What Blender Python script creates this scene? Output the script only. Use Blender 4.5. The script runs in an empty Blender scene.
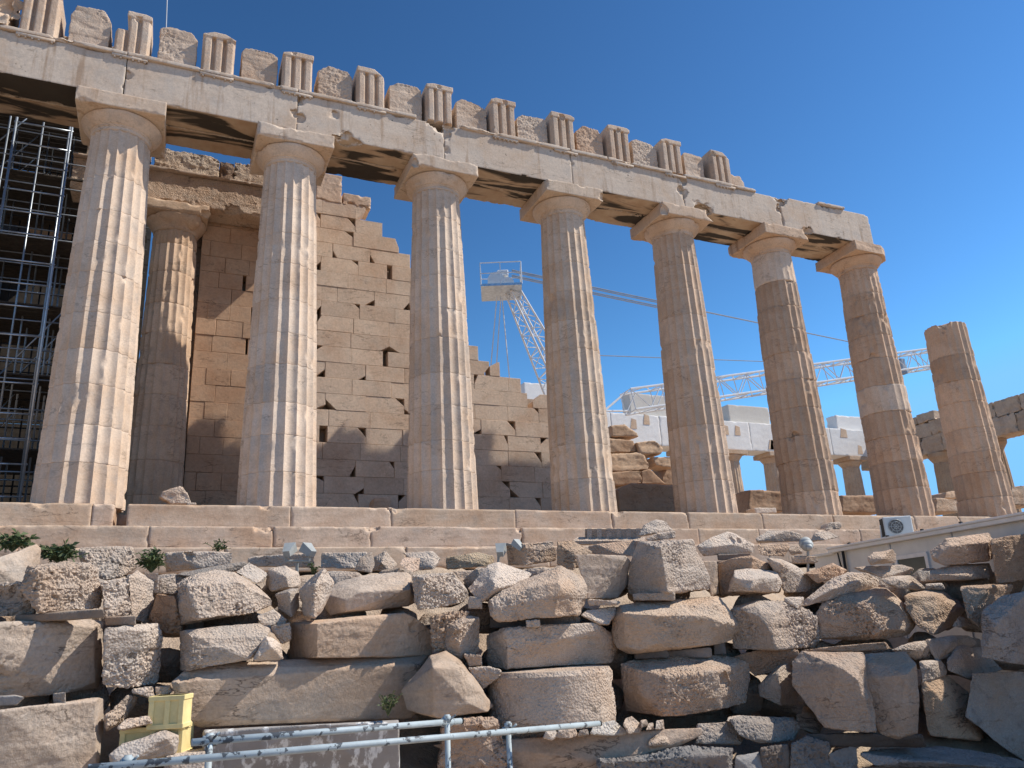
import bpy, bmesh, math, random
import numpy as np
from mathutils import Vector, Matrix, Euler

# ------------------------------------------------------------------ camera, sky, sun, exposure
SC = bpy.context.scene
COL = SC.collection
CAM_P = (1.8065, -19.9206, -3.0684)
CAM_R = (1.87707, 0.0492985, -0.40805)
FPX = 784.26
SUN_EL, SUN_AZ = math.radians(48.5), math.radians(19.5)     # azimuth measured from +X towards the viewer (-Y)
cam = bpy.data.objects.new('camera', bpy.data.cameras.new('camera'))
COL.objects.link(cam)
cam.location = CAM_P
cam.rotation_euler = CAM_R
cam.data.sensor_width = 36.0
cam.data.lens = FPX / 1024 * 36.0
cam.data.clip_end = 20000
cam.data.clip_start = 0.1
SC.camera = cam

W = bpy.data.worlds.new('World')
SC.world = W
W.use_nodes = True
wn = W.node_tree
bg = wn.nodes['Background']
sky = wn.nodes.new('ShaderNodeTexSky')
sky.sky_type = 'NISHITA'
sky.sun_disc = False
sky.sun_elevation = SUN_EL
sky.sun_rotation = math.radians(90) + SUN_AZ
sky.altitude = 300
sky.air_density = 1.0
sky.dust_density = 0.0
sky.ozone_density = 8.0
# deeper, more contrasty blue, as a polarised summer sky: out = gain * (sky * 0.085) ** 1.8
BG = 0.085
def vm(op, vec):
    n = wn.nodes.new('ShaderNodeVectorMath')
    n.operation = op
    n.inputs[1].default_value = vec
    return n
v1 = vm('MULTIPLY', (BG, BG, BG))
gm = wn.nodes.new('ShaderNodeGamma')
gm.inputs['Gamma'].default_value = 1.8
v2 = vm('MULTIPLY', (7.0 / BG, 6.0 / BG, 3.6 / BG))
v3 = vm('MINIMUM', (0.21 / BG, 0.535 / BG, 0.98 / BG))
for a, b in ((sky.outputs[0], v1.inputs[0]), (v1.outputs[0], gm.inputs[0]), (gm.outputs[0], v2.inputs[0]), (v2.outputs[0], v3.inputs[0]), (v3.outputs[0], bg.inputs[0])): wn.links.new(a, b)
bg.inputs[1].default_value = BG

sl = bpy.data.lights.new('sun', 'SUN')
sl.energy = 4.9
sl.angle = math.radians(0.5)
sl.color = (1.0, 0.94, 0.85)
so = bpy.data.objects.new('sun', sl)
COL.objects.link(so)
SUN_DIR = Vector((math.cos(SUN_EL) * math.cos(SUN_AZ), -math.cos(SUN_EL) * math.sin(SUN_AZ), math.sin(SUN_EL)))
so.rotation_euler = SUN_DIR.to_track_quat('Z', 'Y').to_euler()
so.location = (30, -12, 30)

SC.view_settings.view_transform = 'Standard'
SC.view_settings.look = 'None'
SC.view_settings.exposure = 0.2
SC.view_settings.gamma = 1.0
SC.view_settings.use_curve_mapping = False
SC.cycles.max_bounces = 6

# ------------------------------------------------------------------ projection helpers
CM = Euler(CAM_R, 'XYZ').to_matrix()
CV = Vector(CAM_P)

def at(px, py, depth):
    """world point seen at a pixel at a given depth"""
    return CV + CM @ Vector(((px - 512) / FPX * depth, -(py - 384) / FPX * depth, -depth))

def aty(px, py, Y):
    d = CM @ Vector(((px - 512) / FPX, -(py - 384) / FPX, -1.0))
    return CV + d * ((Y - CV.y) / d.y)

# ------------------------------------------------------------------ noise
def _hash(ix, iy, iz):
    h = (ix.astype(np.uint32) * np.uint32(374761393)) ^ (iy.astype(np.uint32) * np.uint32(668265263)) ^ (iz.astype(np.uint32) * np.uint32(2147483647 - 58))
    h = (h ^ (h >> np.uint32(13))) * np.uint32(1274126177)
    h = (h ^ (h >> np.uint32(16))) * np.uint32(2246822519)
    h = h ^ (h >> np.uint32(15))
    return (h & np.uint32(0xffffff)).astype(np.float64) / 8388607.5 - 1.0

def vnoise(p):
    f = np.floor(p)
    i = f.astype(np.int64)
    t = p - f
    t = t * t * t * (t * (t * 6 - 15) + 10)
    r = 0
    for a in (0, 1):
        wa = t[:, 0] if a else 1 - t[:, 0]
        for b in (0, 1):
            wb = t[:, 1] if b else 1 - t[:, 1]
            for c in (0, 1):
                wc = t[:, 2] if c else 1 - t[:, 2]
                r = r + wa * wb * wc * _hash(i[:, 0] + a, i[:, 1] + b, i[:, 2] + c)
    return r

def fbm(p, octv=3):
    r = 0
    a = 1.0
    q = p + 17.3
    for k in range(octv):
        r = r + a * vnoise(q)
        q = q * 2.03 + 31.7
        a *= 0.5
    return r

# ------------------------------------------------------------------ object helpers
def tag(o, label=None, cat=None, group=None, kind=None):
    if label: o['label'] = label
    if cat: o['category'] = cat
    if group: o['group'] = group
    if kind: o['kind'] = kind
    return o

def empty(name, loc):
    o = bpy.data.objects.new(name, None)
    o.location = loc
    o.empty_display_size = 0.2
    COL.objects.link(o)
    return o

def link_mesh(name, me, mat, parent=None, tint=None, smooth=True):
    """vertices are in world space; the origin goes to the base of the object"""
    n = len(me.vertices)
    co = np.empty(n * 3)
    me.vertices.foreach_get('co', co)
    co = co.reshape(-1, 3)
    o = bpy.data.objects.new(name, me)
    lo, hi = co.min(0), co.max(0)
    base = np.array([(lo[0] + hi[0]) / 2, (lo[1] + hi[1]) / 2, lo[2]])
    me.vertices.foreach_set('co', (co - base).ravel())
    if parent is not None:
        o.parent = parent
        o.location = Vector(base) - world_loc(parent)
    else:
        o.location = Vector(base)
    me.materials.clear()
    for m in (mat if isinstance(mat, (list, tuple)) else [mat]):
        me.materials.append(m)
    me.polygons.foreach_set('use_smooth', np.full(len(me.polygons), smooth))
    me.update()
    t = tint if tint is not None else 1.0
    if isinstance(t, (int, float)): t = (t, t, t)
    o.color = (t[0], t[1], t[2], 1)
    COL.objects.link(o)
    return o

def world_loc(o):
    v = Vector(o.location)
    while o.parent is not None:
        o = o.parent
        v = v + Vector(o.location)
    return v

class MB:
    """collects simple solids into one mesh"""
    def __init__(self):
        self.bm = bmesh.new()
    def box(self, lo, hi, bevel=0.0, m=None):
        b = bmesh.new()
        bmesh.ops.create_cube(b, size=1.0)
        lo, hi = Vector(lo), Vector(hi)
        for v in b.verts:
            v.co = Vector((lo.x + (v.co.x + .5) * (hi.x - lo.x), lo.y + (v.co.y + .5) * (hi.y - lo.y), lo.z + (v.co.z + .5) * (hi.z - lo.z)))
        if bevel: bmesh.ops.bevel(b, geom=list(b.edges), offset=bevel, segments=1, affect='EDGES')
        if m is not None: b.transform(m)
        self._join(b)
        return self
    def tube(self, a, b, r, seg=8, r2=None):
        a, b = Vector(a), Vector(b)
        d = b - a
        L = d.length
        t = bmesh.new()
        bmesh.ops.create_cone(t, cap_ends=True, segments=seg, radius1=r, radius2=r if r2 is None else r2, depth=L)
        t.transform(Matrix.Translation((a + b) / 2) @ d.to_track_quat('Z', 'Y').to_matrix().to_4x4())
        self._join(t)
        return self
    def path(self, pts, r, seg=6):
        for a, b in zip(pts[:-1], pts[1:]): self.tube(a, b, r, seg)
        return self
    def poly(self, pts, vec):
        """extrude a planar polygon"""
        b = bmesh.new()
        vs = [b.verts.new(p) for p in pts]
        f = b.faces.new(vs)
        r = bmesh.ops.extrude_face_region(b, geom=[f])
        bmesh.ops.translate(b, verts=[v for v in r['geom'] if isinstance(v, bmesh.types.BMVert)], vec=Vector(vec))
        bmesh.ops.recalc_face_normals(b, faces=list(b.faces))
        self._join(b)
        return self
    def hull(self, pts):
        b = bmesh.new()
        for p in pts: b.verts.new(p)
        r = bmesh.ops.convex_hull(b, input=list(b.verts))
        junk = {e for e in r['geom_interior'] + r['geom_unused'] if isinstance(e, bmesh.types.BMVert)}
        bmesh.ops.delete(b, geom=list(junk), context='VERTS')
        bmesh.ops.recalc_face_normals(b, faces=list(b.faces))
        self._join(b)
        return self
    def _join(self, b):
        me = bpy.data.meshes.new('tmp')
        b.to_mesh(me)
        b.free()
        self.bm.from_mesh(me)
        bpy.data.meshes.remove(me)
    def clip(self, co, no):
        r = bmesh.ops.bisect_plane(self.bm, geom=list(self.bm.verts) + list(self.bm.edges) + list(self.bm.faces), plane_co=Vector(co), plane_no=Vector(no).normalized(), clear_outer=True)
        ed = [e for e in r['geom_cut'] if isinstance(e, bmesh.types.BMEdge)]
        bmesh.ops.edgeloop_fill(self.bm, edges=ed)
        return self
    def mesh(self, name):
        me = bpy.data.meshes.new(name)
        self.bm.to_mesh(me)
        self.bm.free()
        return me
    def build(self, name, mat, parent=None, tint=None, smooth=False):
        return link_mesh(name, self.mesh(name), mat, parent, tint, smooth)

def remesh(me, voxel):
    o = bpy.data.objects.new('remesh', me)
    COL.objects.link(o)
    m = o.modifiers.new('r', 'REMESH')
    m.mode = 'VOXEL'
    m.voxel_size = voxel
    dg = bpy.context.evaluated_depsgraph_get()
    out = bpy.data.meshes.new_from_object(o.evaluated_get(dg), depsgraph=dg)
    bpy.data.objects.remove(o)
    bpy.data.meshes.remove(me)
    return out

def arrays(me):
    n = len(me.vertices)
    co = np.empty(n * 3); no = np.empty(n * 3)
    me.vertices.foreach_get('co', co)
    me.vertices.foreach_get('normal', no)
    return co.reshape(-1, 3), no.reshape(-1, 3)

def put(me, co):
    me.vertices.foreach_set('co', co.ravel())
    me.update()

def smooth_verts(me, it=1, k=0.5):
    ne = len(me.edges)
    ed = np.empty(ne * 2, dtype=np.int64)
    me.edges.foreach_get('vertices', ed)
    ed = ed.reshape(-1, 2)
    co, _ = arrays(me)
    deg = np.bincount(ed.ravel(), minlength=len(co)).astype(float)[:, None]
    for _ in range(it):
        s = np.zeros_like(co)
        for ax in range(3):
            s[:, ax] = np.bincount(ed[:, 0], co[ed[:, 1], ax], len(co)) + np.bincount(ed[:, 1], co[ed[:, 0], ax], len(co))
        co = co * (1 - k) + k * s / np.maximum(deg, 1)
    put(me, co)

def weather(me, seed, size, low=0.02, mid=0.012, rough=0.0, bites=(), lit_only=None, strata=0.6):
    """wear a voxel mesh: slow undulation, chipped ridges, tooled pitting, broken-off bites"""
    co, no = arrays(me)
    off = np.array([seed * 7.13 % 91, seed * 3.71 % 83, seed * 5.37 % 77])
    p = co + off
    d = low * size * fbm(p * (1.6 / max(size, 0.3)), 2)
    rid = 1 - np.abs(fbm(p * 4.5, 3))
    d = d + mid * (rid - 0.75)
    step = fbm(p * np.array([1.2, 1.2, 5.0]), 2)
    d = d + mid * strata * np.tanh(step * 5)
    if rough:
        q = fbm(p * 27.0, 2)
        pit = np.minimum(0, q + 0.15)
        mask = np.clip(fbm(p * 1.3 + 40, 2) * 2.6 + 0.42, 0.08, 1)
        if lit_only is not None:
            mask = mask * np.clip((no @ np.array(lit_only) + 0.1) * 3, 0.1, 1)
        d = d + rough * mask * (1.1 * pit + 0.4 * vnoise(p * 46.0))
    co = co + no * d[:, None]
    for c, r in bites:
        c = np.array(c)
        v = co - c
        L = np.linalg.norm(v, axis=1)
        rr = r * (1 + 0.24 * fbm((co + off) * (2.2 / r), 3) + .10 * fbm((co + off) * (9 / r), 2))
        k = L < rr
        co[k] = c + v[k] / np.maximum(L[k], 1e-4)[:, None] * rr[k][:, None]
    put(me, co)

def grid_box(name, lo, hi, st, ed=0.009):
    """a box whose faces carry a regular grid, with a tight rim of cells along every arris"""
    ax = []
    for a, b in zip(lo, hi):
        L = b - a
        e = min(ed, L * .2)
        n = max(1, int(round((L - 2 * e) / st)))
        ax.append(np.concatenate([[a], np.linspace(a + e, b - e, n + 1), [b]]))
    nx, ny, nz = [len(q) for q in ax]
    idx = {}
    V, F = [], []
    def vid(i, j, k):
        t = (i, j, k)
        if t not in idx:
            idx[t] = len(V)
            V.append((ax[0][i], ax[1][j], ax[2][k]))
        return idx[t]
    for i in range(nx - 1):
        for j in range(ny - 1):
            F.append((vid(i, j, 0), vid(i, j + 1, 0), vid(i + 1, j + 1, 0), vid(i + 1, j, 0)))
            F.append((vid(i, j, nz - 1), vid(i + 1, j, nz - 1), vid(i + 1, j + 1, nz - 1), vid(i, j + 1, nz - 1)))
        for k in range(nz - 1):
            F.append((vid(i, 0, k), vid(i + 1, 0, k), vid(i + 1, 0, k + 1), vid(i, 0, k + 1)))
            F.append((vid(i, ny - 1, k), vid(i, ny - 1, k + 1), vid(i + 1, ny - 1, k + 1), vid(i + 1, ny - 1, k)))
    for j in range(ny - 1):
        for k in range(nz - 1):
            F.append((vid(0, j, k), vid(0, j, k + 1), vid(0, j + 1, k + 1), vid(0, j + 1, k)))
            F.append((vid(nx - 1, j, k), vid(nx - 1, j + 1, k), vid(nx - 1, j + 1, k + 1), vid(nx - 1, j, k + 1)))
    me = bpy.data.meshes.new(name)
    me.from_pydata(V, [], F)
    me.update()
    return me

def worn_box(name, lo, hi, voxel, mat, parent=None, tint=None, seed=0, low=0.003, mid=0.006, rough=0, bites=(), chip=0.05, sm=0, rim=0.006):
    """a dressed block with chipped arrises"""
    lo_, hi_ = np.array(lo, dtype=float), np.array(hi, dtype=float)
    me = grid_box(name, lo_, hi_, voxel * .8)
    co, no = arrays(me)
    off = np.array([seed * 3.3 % 57, seed * 7.7 % 61, seed * 1.9 % 67])
    n = fbm((co + off) * 2.6, 4)
    lim = chip * 1.9 * np.maximum(n - 0.22, 0) + rim
    dist = np.minimum(co - lo_, hi_ - co)
    side = np.where(co - lo_ < hi_ - co, 1.0, -1.0)
    srt = np.sort(dist, axis=1)
    edge = srt[:, 1]
    amt = np.clip(lim - edge, 0, None) * 0.6
    # pull both faces meeting at the arris inwards
    near = dist < (lim[:, None] + .004)
    co = co + side * near * amt[:, None]
    put(me, co)
    weather(me, seed, float((hi_ - lo_).max()), low, mid, rough, bites, strata=.25)
    return link_mesh(name, me, mat, parent, tint)

# ------------------------------------------------------------------ materials
def mat_nodes(name):
    m = bpy.data.materials.new(name)
    m.use_nodes = True
    nt = m.node_tree
    b = nt.nodes['Principled BSDF']
    b.inputs['Specular IOR Level'].default_value = 0.25
    return m, nt, b

def N(nt, t, **kw):
    n = nt.nodes.new(t)
    for k, v in kw.items():
        if k in n.inputs: n.inputs[k].default_value = v
        else: setattr(n, k, v)
    return n

def mixc(nt, fac, a, b, blend='MIX'):
    n = nt.nodes.new('ShaderNodeMix')
    n.data_type = 'RGBA'
    n.blend_type = blend
    for i, v in ((0, fac), (6, a), (7, b)):
        if isinstance(v, bpy.types.NodeSocket): nt.links.new(v, n.inputs[i])
        elif isinstance(v, (int, float)): n.inputs[i].default_value = v if i == 0 else (v, v, v, 1)
        else: n.inputs[i].default_value = (*v, 1)
    return n.outputs[2]

def ramp(nt, fac, stops):
    r = nt.nodes.new('ShaderNodeValToRGB')
    el = r.color_ramp.elements
    while len(el) < len(stops): el.new(0.5)
    for e, (p, c) in zip(el, stops):
        e.position = p
        e.color = (c, c, c, 1) if isinstance(c, (int, float)) else (*c, 1)
    nt.links.new(fac, r.inputs[0])
    return r.outputs[0]

def coords(nt, scale=(1, 1, 1), randomise=True):
    tc = nt.nodes.new('ShaderNodeTexCoord')
    mp = nt.nodes.new('ShaderNodeMapping')
    mp.inputs['Scale'].default_value = scale
    nt.links.new(tc.outputs['Object'], mp.inputs['Vector'])
    if randomise:
        oi = nt.nodes.new('ShaderNodeObjectInfo')
        mu = nt.nodes.new('ShaderNodeMath'); mu.operation = 'MULTIPLY'; mu.inputs[1].default_value = 83.0
        nt.links.new(oi.outputs['Random'], mu.inputs[0])
        cb = nt.nodes.new('ShaderNodeCombineXYZ')
        for i in range(3): nt.links.new(mu.outputs[0], cb.inputs[i])
        nt.links.new(cb.outputs[0], mp.inputs['Location'])
    return mp.outputs[0]

def noise(nt, vec, scale, detail=5, rough=0.6, dist=0.0):
    n = N(nt, 'ShaderNodeTexNoise', Scale=scale, Detail=detail, Roughness=rough, Distortion=dist)
    nt.links.new(vec, n.inputs['Vector'])
    return n.outputs[0]

def marble(name, pale, tan, grey, lichen=0.35, bump=0.35, fine=26.0, streak=False, tan_bias=0.0, pits=0.0, island=0.0, crack=0.0, drip=0.0):
    m, nt, b = mat_nodes(name)
    v = coords(nt)
    oi = nt.nodes.new('ShaderNodeObjectInfo')
    n1 = noise(nt, v, 0.75, 7, 0.62, 0.4)
    c = mixc(nt, ramp(nt, n1, [(0.42 - tan_bias, 0), (0.66 - tan_bias, 1)]), pale, tan)
    n2 = noise(nt, v, 1.7, 8, 0.65)
    c = mixc(nt, ramp(nt, n2, [(0.5, 0), (0.68, 0.75)]), c, grey)
    if streak:                                    # bedding veins along the stone
        vs = coords(nt, (0.35, 1.0, 3.2))
        ns = noise(nt, vs, 3.0, 8, 0.7, 0.6)
        c = mixc(nt, ramp(nt, ns, [(0.3, 0), (0.75, 0.55)]), c, [x * 0.66 for x in tan])
    n3 = noise(nt, v, 4.6, 10, 0.72)
    sp = ramp(nt, n3, [(0.56, 0), (0.70, 1)])
    mu = nt.nodes.new('ShaderNodeMath'); mu.operation = 'MULTIPLY'; mu.inputs[1].default_value = lichen
    nt.links.new(sp, mu.inputs[0])
    c = mixc(nt, mu.outputs[0], c, (0.13, 0.115, 0.10))
    if drip:                                       # rusty run-off stains
        vd = coords(nt, (3.0, 3.0, 0.28))
        nd = ramp(nt, noise(nt, vd, 1.3, 6, 0.65), [(0.56, 0), (0.70, 1)])
        md = nt.nodes.new('ShaderNodeMath'); md.operation = 'MULTIPLY'; md.inputs[1].default_value = drip
        nt.links.new(nd, md.inputs[0])
        c = mixc(nt, md.outputs[0], c, (0.33, 0.215, 0.135))
        sp2 = ramp(nt, noise(nt, v, 7.0, 3, 0.5), [(0.70, 0), (0.74, 0.8)])
        c = mixc(nt, sp2, c, (0.16, 0.12, 0.09))
    if crack:
        vk = coords(nt, (0.55, 0.8, 1.9))
        nk = noise(nt, vk, 1.5, 5, 0.6, 0.5)
        line = ramp(nt, nk, [(0.484, 0), (0.5, 1), (0.516, 0)])
        nm = ramp(nt, noise(nt, v, 1.1, 3, 0.5), [(0.5, 0), (0.6, 1)])
        mk = nt.nodes.new('ShaderNodeMath'); mk.operation = 'MULTIPLY'
        nt.links.new(line, mk.inputs[0]); nt.links.new(nm, mk.inputs[1])
        mk2 = nt.nodes.new('ShaderNodeMath'); mk2.operation = 'MULTIPLY'; mk2.inputs[1].default_value = crack
        nt.links.new(mk.outputs[0], mk2.inputs[0])
        c = mixc(nt, mk2.outputs[0], c, (0.10, 0.075, 0.055))
    n4 = noise(nt, v, fine, 6, 0.7)
    c = mixc(nt, 1.0, c, ramp(nt, n4, [(0.25, 0.80), (0.75, 1.12)]), 'MULTIPLY')
    c = mixc(nt, 1.0, c, oi.outputs['Color'], 'MULTIPLY')
    if island:
        g = nt.nodes.new('ShaderNodeNewGeometry')
        c = mixc(nt, island, c, ramp(nt, g.outputs['Random Per Island'], [(0, (0.66, 0.58, 0.52)), (0.35, (0.95, 0.9, 0.86)), (0.7, (1.0, 1.0, 1.0)), (1, (1.15, 1.08, 1.0))]), 'MULTIPLY')
    nt.links.new(c, b.inputs['Base Color'])
    b.inputs['Roughness'].default_value = 0.85
    h = noise(nt, v, fine * 0.7, 9, 0.7)
    bp = N(nt, 'ShaderNodeBump', Strength=bump, Distance=0.03)
    nt.links.new(h, bp.inputs['Height'])
    last = bp
    if pits:
        vo = N(nt, 'ShaderNodeTexVoronoi', Scale=32.0)
        nt.links.new(v, vo.inputs['Vector'])
        bp2 = N(nt, 'ShaderNodeBump', Strength=pits, Distance=0.02)
        nt.links.new(vo.outputs['Distance'], bp2.inputs['Height'])
        nt.links.new(bp.outputs[0], bp2.inputs['Normal'])
        last = bp2
    nt.links.new(last.outputs[0], b.inputs['Normal'])
    return m

def plain(name, col, rough=0.6, metal=0.0, var=0.15, scale=6.0, bump=0.0, chips=None):
    m, nt, b = mat_nodes(name)
    v = coords(nt)
    n = noise(nt, v, scale, 6, 0.65)
    c = mixc(nt, 1.0, col, ramp(nt, n, [(0.3, 1 - var), (0.7, 1 + var)]), 'MULTIPLY')
    if chips:
        n2 = noise(nt, v, chips[1], 6, 0.6)
        c = mixc(nt, ramp(nt, n2, [(chips[2], 0), (chips[2] + 0.03, 1)]), c, chips[0])
    oi = nt.nodes.new('ShaderNodeObjectInfo')
    c = mixc(nt, 1.0, c, oi.outputs['Color'], 'MULTIPLY')
    nt.links.new(c, b.inputs['Base Color'])
    b.inputs['Roughness'].default_value = rough
    b.inputs['Metallic'].default_value = metal
    if bump:
        bp = N(nt, 'ShaderNodeBump', Strength=bump, Distance=0.02)
        nt.links.new(n, bp.inputs['Height'])
        nt.links.new(bp.outputs[0], b.inputs['Normal'])
    return m

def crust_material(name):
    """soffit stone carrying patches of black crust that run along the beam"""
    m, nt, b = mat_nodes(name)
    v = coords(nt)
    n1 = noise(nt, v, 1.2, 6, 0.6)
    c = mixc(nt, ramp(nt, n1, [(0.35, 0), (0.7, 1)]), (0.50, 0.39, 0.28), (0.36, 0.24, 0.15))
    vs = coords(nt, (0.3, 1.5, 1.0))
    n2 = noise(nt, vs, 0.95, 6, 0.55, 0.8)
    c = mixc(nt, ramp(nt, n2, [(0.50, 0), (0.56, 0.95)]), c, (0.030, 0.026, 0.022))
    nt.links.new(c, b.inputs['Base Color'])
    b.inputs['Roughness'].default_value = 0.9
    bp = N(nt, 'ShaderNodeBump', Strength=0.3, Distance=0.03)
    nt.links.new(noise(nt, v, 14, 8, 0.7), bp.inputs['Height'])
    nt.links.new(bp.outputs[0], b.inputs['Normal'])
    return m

PALE, TAN, GREY = (0.60, 0.49, 0.395), (0.48, 0.345, 0.245), (0.45, 0.395, 0.34)
M_COL = marble('weathered_marble_shaft', (0.65, 0.53, 0.42), (0.55, 0.41, 0.295), (0.48, 0.41, 0.345), 0.28, 0.35, 24, crack=0.45)
M_ARCH = marble('weathered_marble_beam', (0.58, 0.475, 0.375), (0.52, 0.385, 0.275), (0.50, 0.43, 0.36), 0.16, 0.15, 18, tan_bias=-0.03, crack=0.5, drip=0.7)
M_FRIEZE = marble('pitted_marble_frieze', (0.58, 0.46, 0.355), (0.47, 0.335, 0.235), (0.42, 0.36, 0.30), 0.35, 0.5, 20, pits=0.3)
M_STEP = marble('worn_marble_steps', (0.63, 0.505, 0.395), (0.50, 0.345, 0.235), (0.47, 0.405, 0.34), 0.35, 0.3, 20, streak=True, tan_bias=0.02, crack=0.7)
M_WALL = marble('wall_marble', (0.68, 0.53, 0.40), (0.56, 0.39, 0.27), (0.56, 0.45, 0.35), 0.22, 0.4, 16, island=0.4, crack=0.5)
M_ROCK = marble('rough_marble', PALE, TAN, GREY, 0.45, 1.0, 30, pits=0.8, crack=0.75)
M_SMOOTH = marble('sawn_marble', (0.59, 0.485, 0.39), (0.49, 0.36, 0.26), (0.45, 0.395, 0.34), 0.3, 0.9, 24, streak=True, crack=0.85)
M_GREYROCK = marble('grey_marble', (0.45, 0.39, 0.335), (0.43, 0.32, 0.235), (0.34, 0.31, 0.28), 0.5, 0.9, 28, pits=0.7, crack=0.75)
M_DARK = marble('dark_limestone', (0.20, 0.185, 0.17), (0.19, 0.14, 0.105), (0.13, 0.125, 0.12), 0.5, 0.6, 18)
M_NEW = marble('new_white_marble', (0.80, 0.77, 0.72), (0.76, 0.72, 0.66), (0.76, 0.73, 0.69), 0.0, 0.1, 20)
M_OLDFAR = marble('old_far_marble', (0.56, 0.43, 0.31), (0.47, 0.325, 0.215), (0.44, 0.35, 0.28), 0.3, 0.3, 8)
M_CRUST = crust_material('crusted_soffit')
M_EARTH = marble('dry_earth', (0.50, 0.39, 0.285), (0.42, 0.305, 0.21), (0.40, 0.33, 0.265), 0.4, 1.0, 14, pits=0.6)
M_CONC = plain('concrete', (0.33, 0.315, 0.295), 0.9, 0, 0.2, 5, 0.3)
M_PAINT = plain('flaking_white_paint', (0.38, 0.435, 0.45), 0.5, 0, 0.15, 8, 0.1, ((0.09, 0.10, 0.11), 11.0, 0.56))
M_STEEL = plain('galvanised_steel', (0.42, 0.46, 0.50), 0.38, 0.75, 0.2, 7)
M_RUST = plain('dark_steel', (0.055, 0.055, 0.058), 0.6, 0.4, 0.3, 7)
M_WOOD = plain('grey_timber', (0.22, 0.19, 0.16), 0.85, 0, 0.3, 14, 0.4)
M_SHADE_BOARD = plain('shade_dark_board', (0.055, 0.046, 0.038), 0.9, 0, 0.35, 6, 0.3)  # near-black colour stands for the shade inside the scaffold bay
M_CRANE = plain('white_crane_paint', (0.70, 0.70, 0.69), 0.45, 0, 0.08, 3)
M_CABLE = plain('cable_steel', (0.30, 0.33, 0.37), 0.5, 0.3, 0.1, 3)
M_HUT = plain('grey_white_panel', (0.68, 0.655, 0.60), 0.6, 0, 0.08, 3)
M_TRIM = plain('white_trim', (0.72, 0.69, 0.64), 0.5, 0, 0.08, 4)
M_BLACK = plain('black_rubber', (0.02, 0.02, 0.02), 0.7, 0, 0.2, 4)
M_AC = plain('white_enamel', (0.50, 0.52, 0.52), 0.4, 0, 0.06, 4)
M_YELLOW = plain('pale_yellow_plastic', (0.74, 0.60, 0.28), 0.6, 0, 0.15, 5)
M_GLASSY = plain('dull_window_glass', (0.12, 0.13, 0.11), 0.15, 0, 0.1, 3)
M_LEAF = plain('leaf_green', (0.075, 0.10, 0.038), 0.6, 0, 0.4, 5)
M_STALK = plain('green_stalk', (0.11, 0.12, 0.05), 0.7, 0, 0.3, 5)
M_LAMP = plain('lamp_housing', (0.34, 0.355, 0.345), 0.6, 0.1, 0.15, 6)

def drip_concrete(name):
    m, nt, b = mat_nodes(name)
    v = coords(nt)
    c = mixc(nt, ramp(nt, noise(nt, v, 2.2, 7, .65), [(.35, 0), (.7, 1)]), (.34, .315, .29), (.25, .22, .195))
    vs = coords(nt, (4.2, 4.2, .22))
    d = ramp(nt, noise(nt, vs, 1.6, 6, .62), [(.51, 0), (.58, 1)])
    gate = ramp(nt, noise(nt, v, 2.6, 4, .6), [(.36, 0), (.5, 1)])
    mu = nt.nodes.new('ShaderNodeMath'); mu.operation = 'MULTIPLY'
    nt.links.new(d, mu.inputs[0]); nt.links.new(gate, mu.inputs[1])
    c = mixc(nt, mu.outputs[0], c, (.68, .67, .64))
    nt.links.new(c, b.inputs['Base Color'])
    b.inputs['Roughness'].default_value = .9
    bp = N(nt, 'ShaderNodeBump', Strength=.3, Distance=.02)
    nt.links.new(noise(nt, v, 16, 8, .7), bp.inputs['Height'])
    nt.links.new(bp.outputs[0], b.inputs['Normal'])
    return m
M_DRIP = drip_concrete('concrete_with_drips')

# ------------------------------------------------------------------ ground (one sheet out to the horizon)
def row_off(P):
    q = CM.transposed() @ (Vector(P) - CV)
    D = -q.z
    if D < 0.5: return -6
    px = 512 + FPX * q.x / D
    px = max(-300, min(1200, px))
    return D - 8.0 - 0.0045 * px

def ground_z(x, y):
    o = row_off((x, y, -3.0))
    if y > -2.5: return -1.72
    q = CM.transposed() @ (Vector((x, y, -3.0)) - CV)
    px = 512 + FPX * q.x / max(-q.z, .5)
    low = float(np.interp(px, [300, 420, 640], [-4.95, -5.1, -5.75]))
    w = float(np.interp(px, [700, 800], [0, 1]))
    xs = [-50, -0.3, 0.9, 1.8 + w, 2.9 + 2 * w, 4.0 + 3.4 * w, 5.5 + 6.0 * w, 60]
    zs = [low, low, -5.0, -4.6, -3.9, -2.95, -1.85, -1.72]
    return float(np.interp(o, xs, zs))

def make_ground():
    def axis(lo, hi, st):
        a = list(np.arange(lo, hi + 1e-6, st))
        far = [4, 9, 18, 40, 90, 220, 600, 1800, 6000]
        return np.array([lo - f for f in reversed(far)] + a + [hi + f for f in far])
    X = axis(-8, 26, 0.16); Y = axis(-18, -2.4, 0.16)
    P = np.array([(x, y, 0.0) for y in Y for x in X])
    z = np.array([ground_z(x, y) for x, y, _ in P])
    near = ((P[:, 0] > -9) & (P[:, 0] < 27) & (P[:, 1] < -2.3) & (P[:, 1] > -19)).astype(float)
    z = z + near * (0.10 * fbm(P * 1.7, 3) + 0.05 * fbm(P * 6.1, 2))
    P[:, 2] = z
    nx = len(X)
    F = [(j * nx + i, j * nx + i + 1, (j + 1) * nx + i + 1, (j + 1) * nx + i) for j in range(len(Y) - 1) for i in range(nx - 1)]
    me = bpy.data.meshes.new('ground')
    me.from_pydata([tuple(p) for p in P], [], F)
    o = link_mesh('ground', me, M_EARTH)
    tag(o, 'dry stony earth showing between and below the marble blocks', 'ground', kind='structure')
make_ground()

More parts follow.
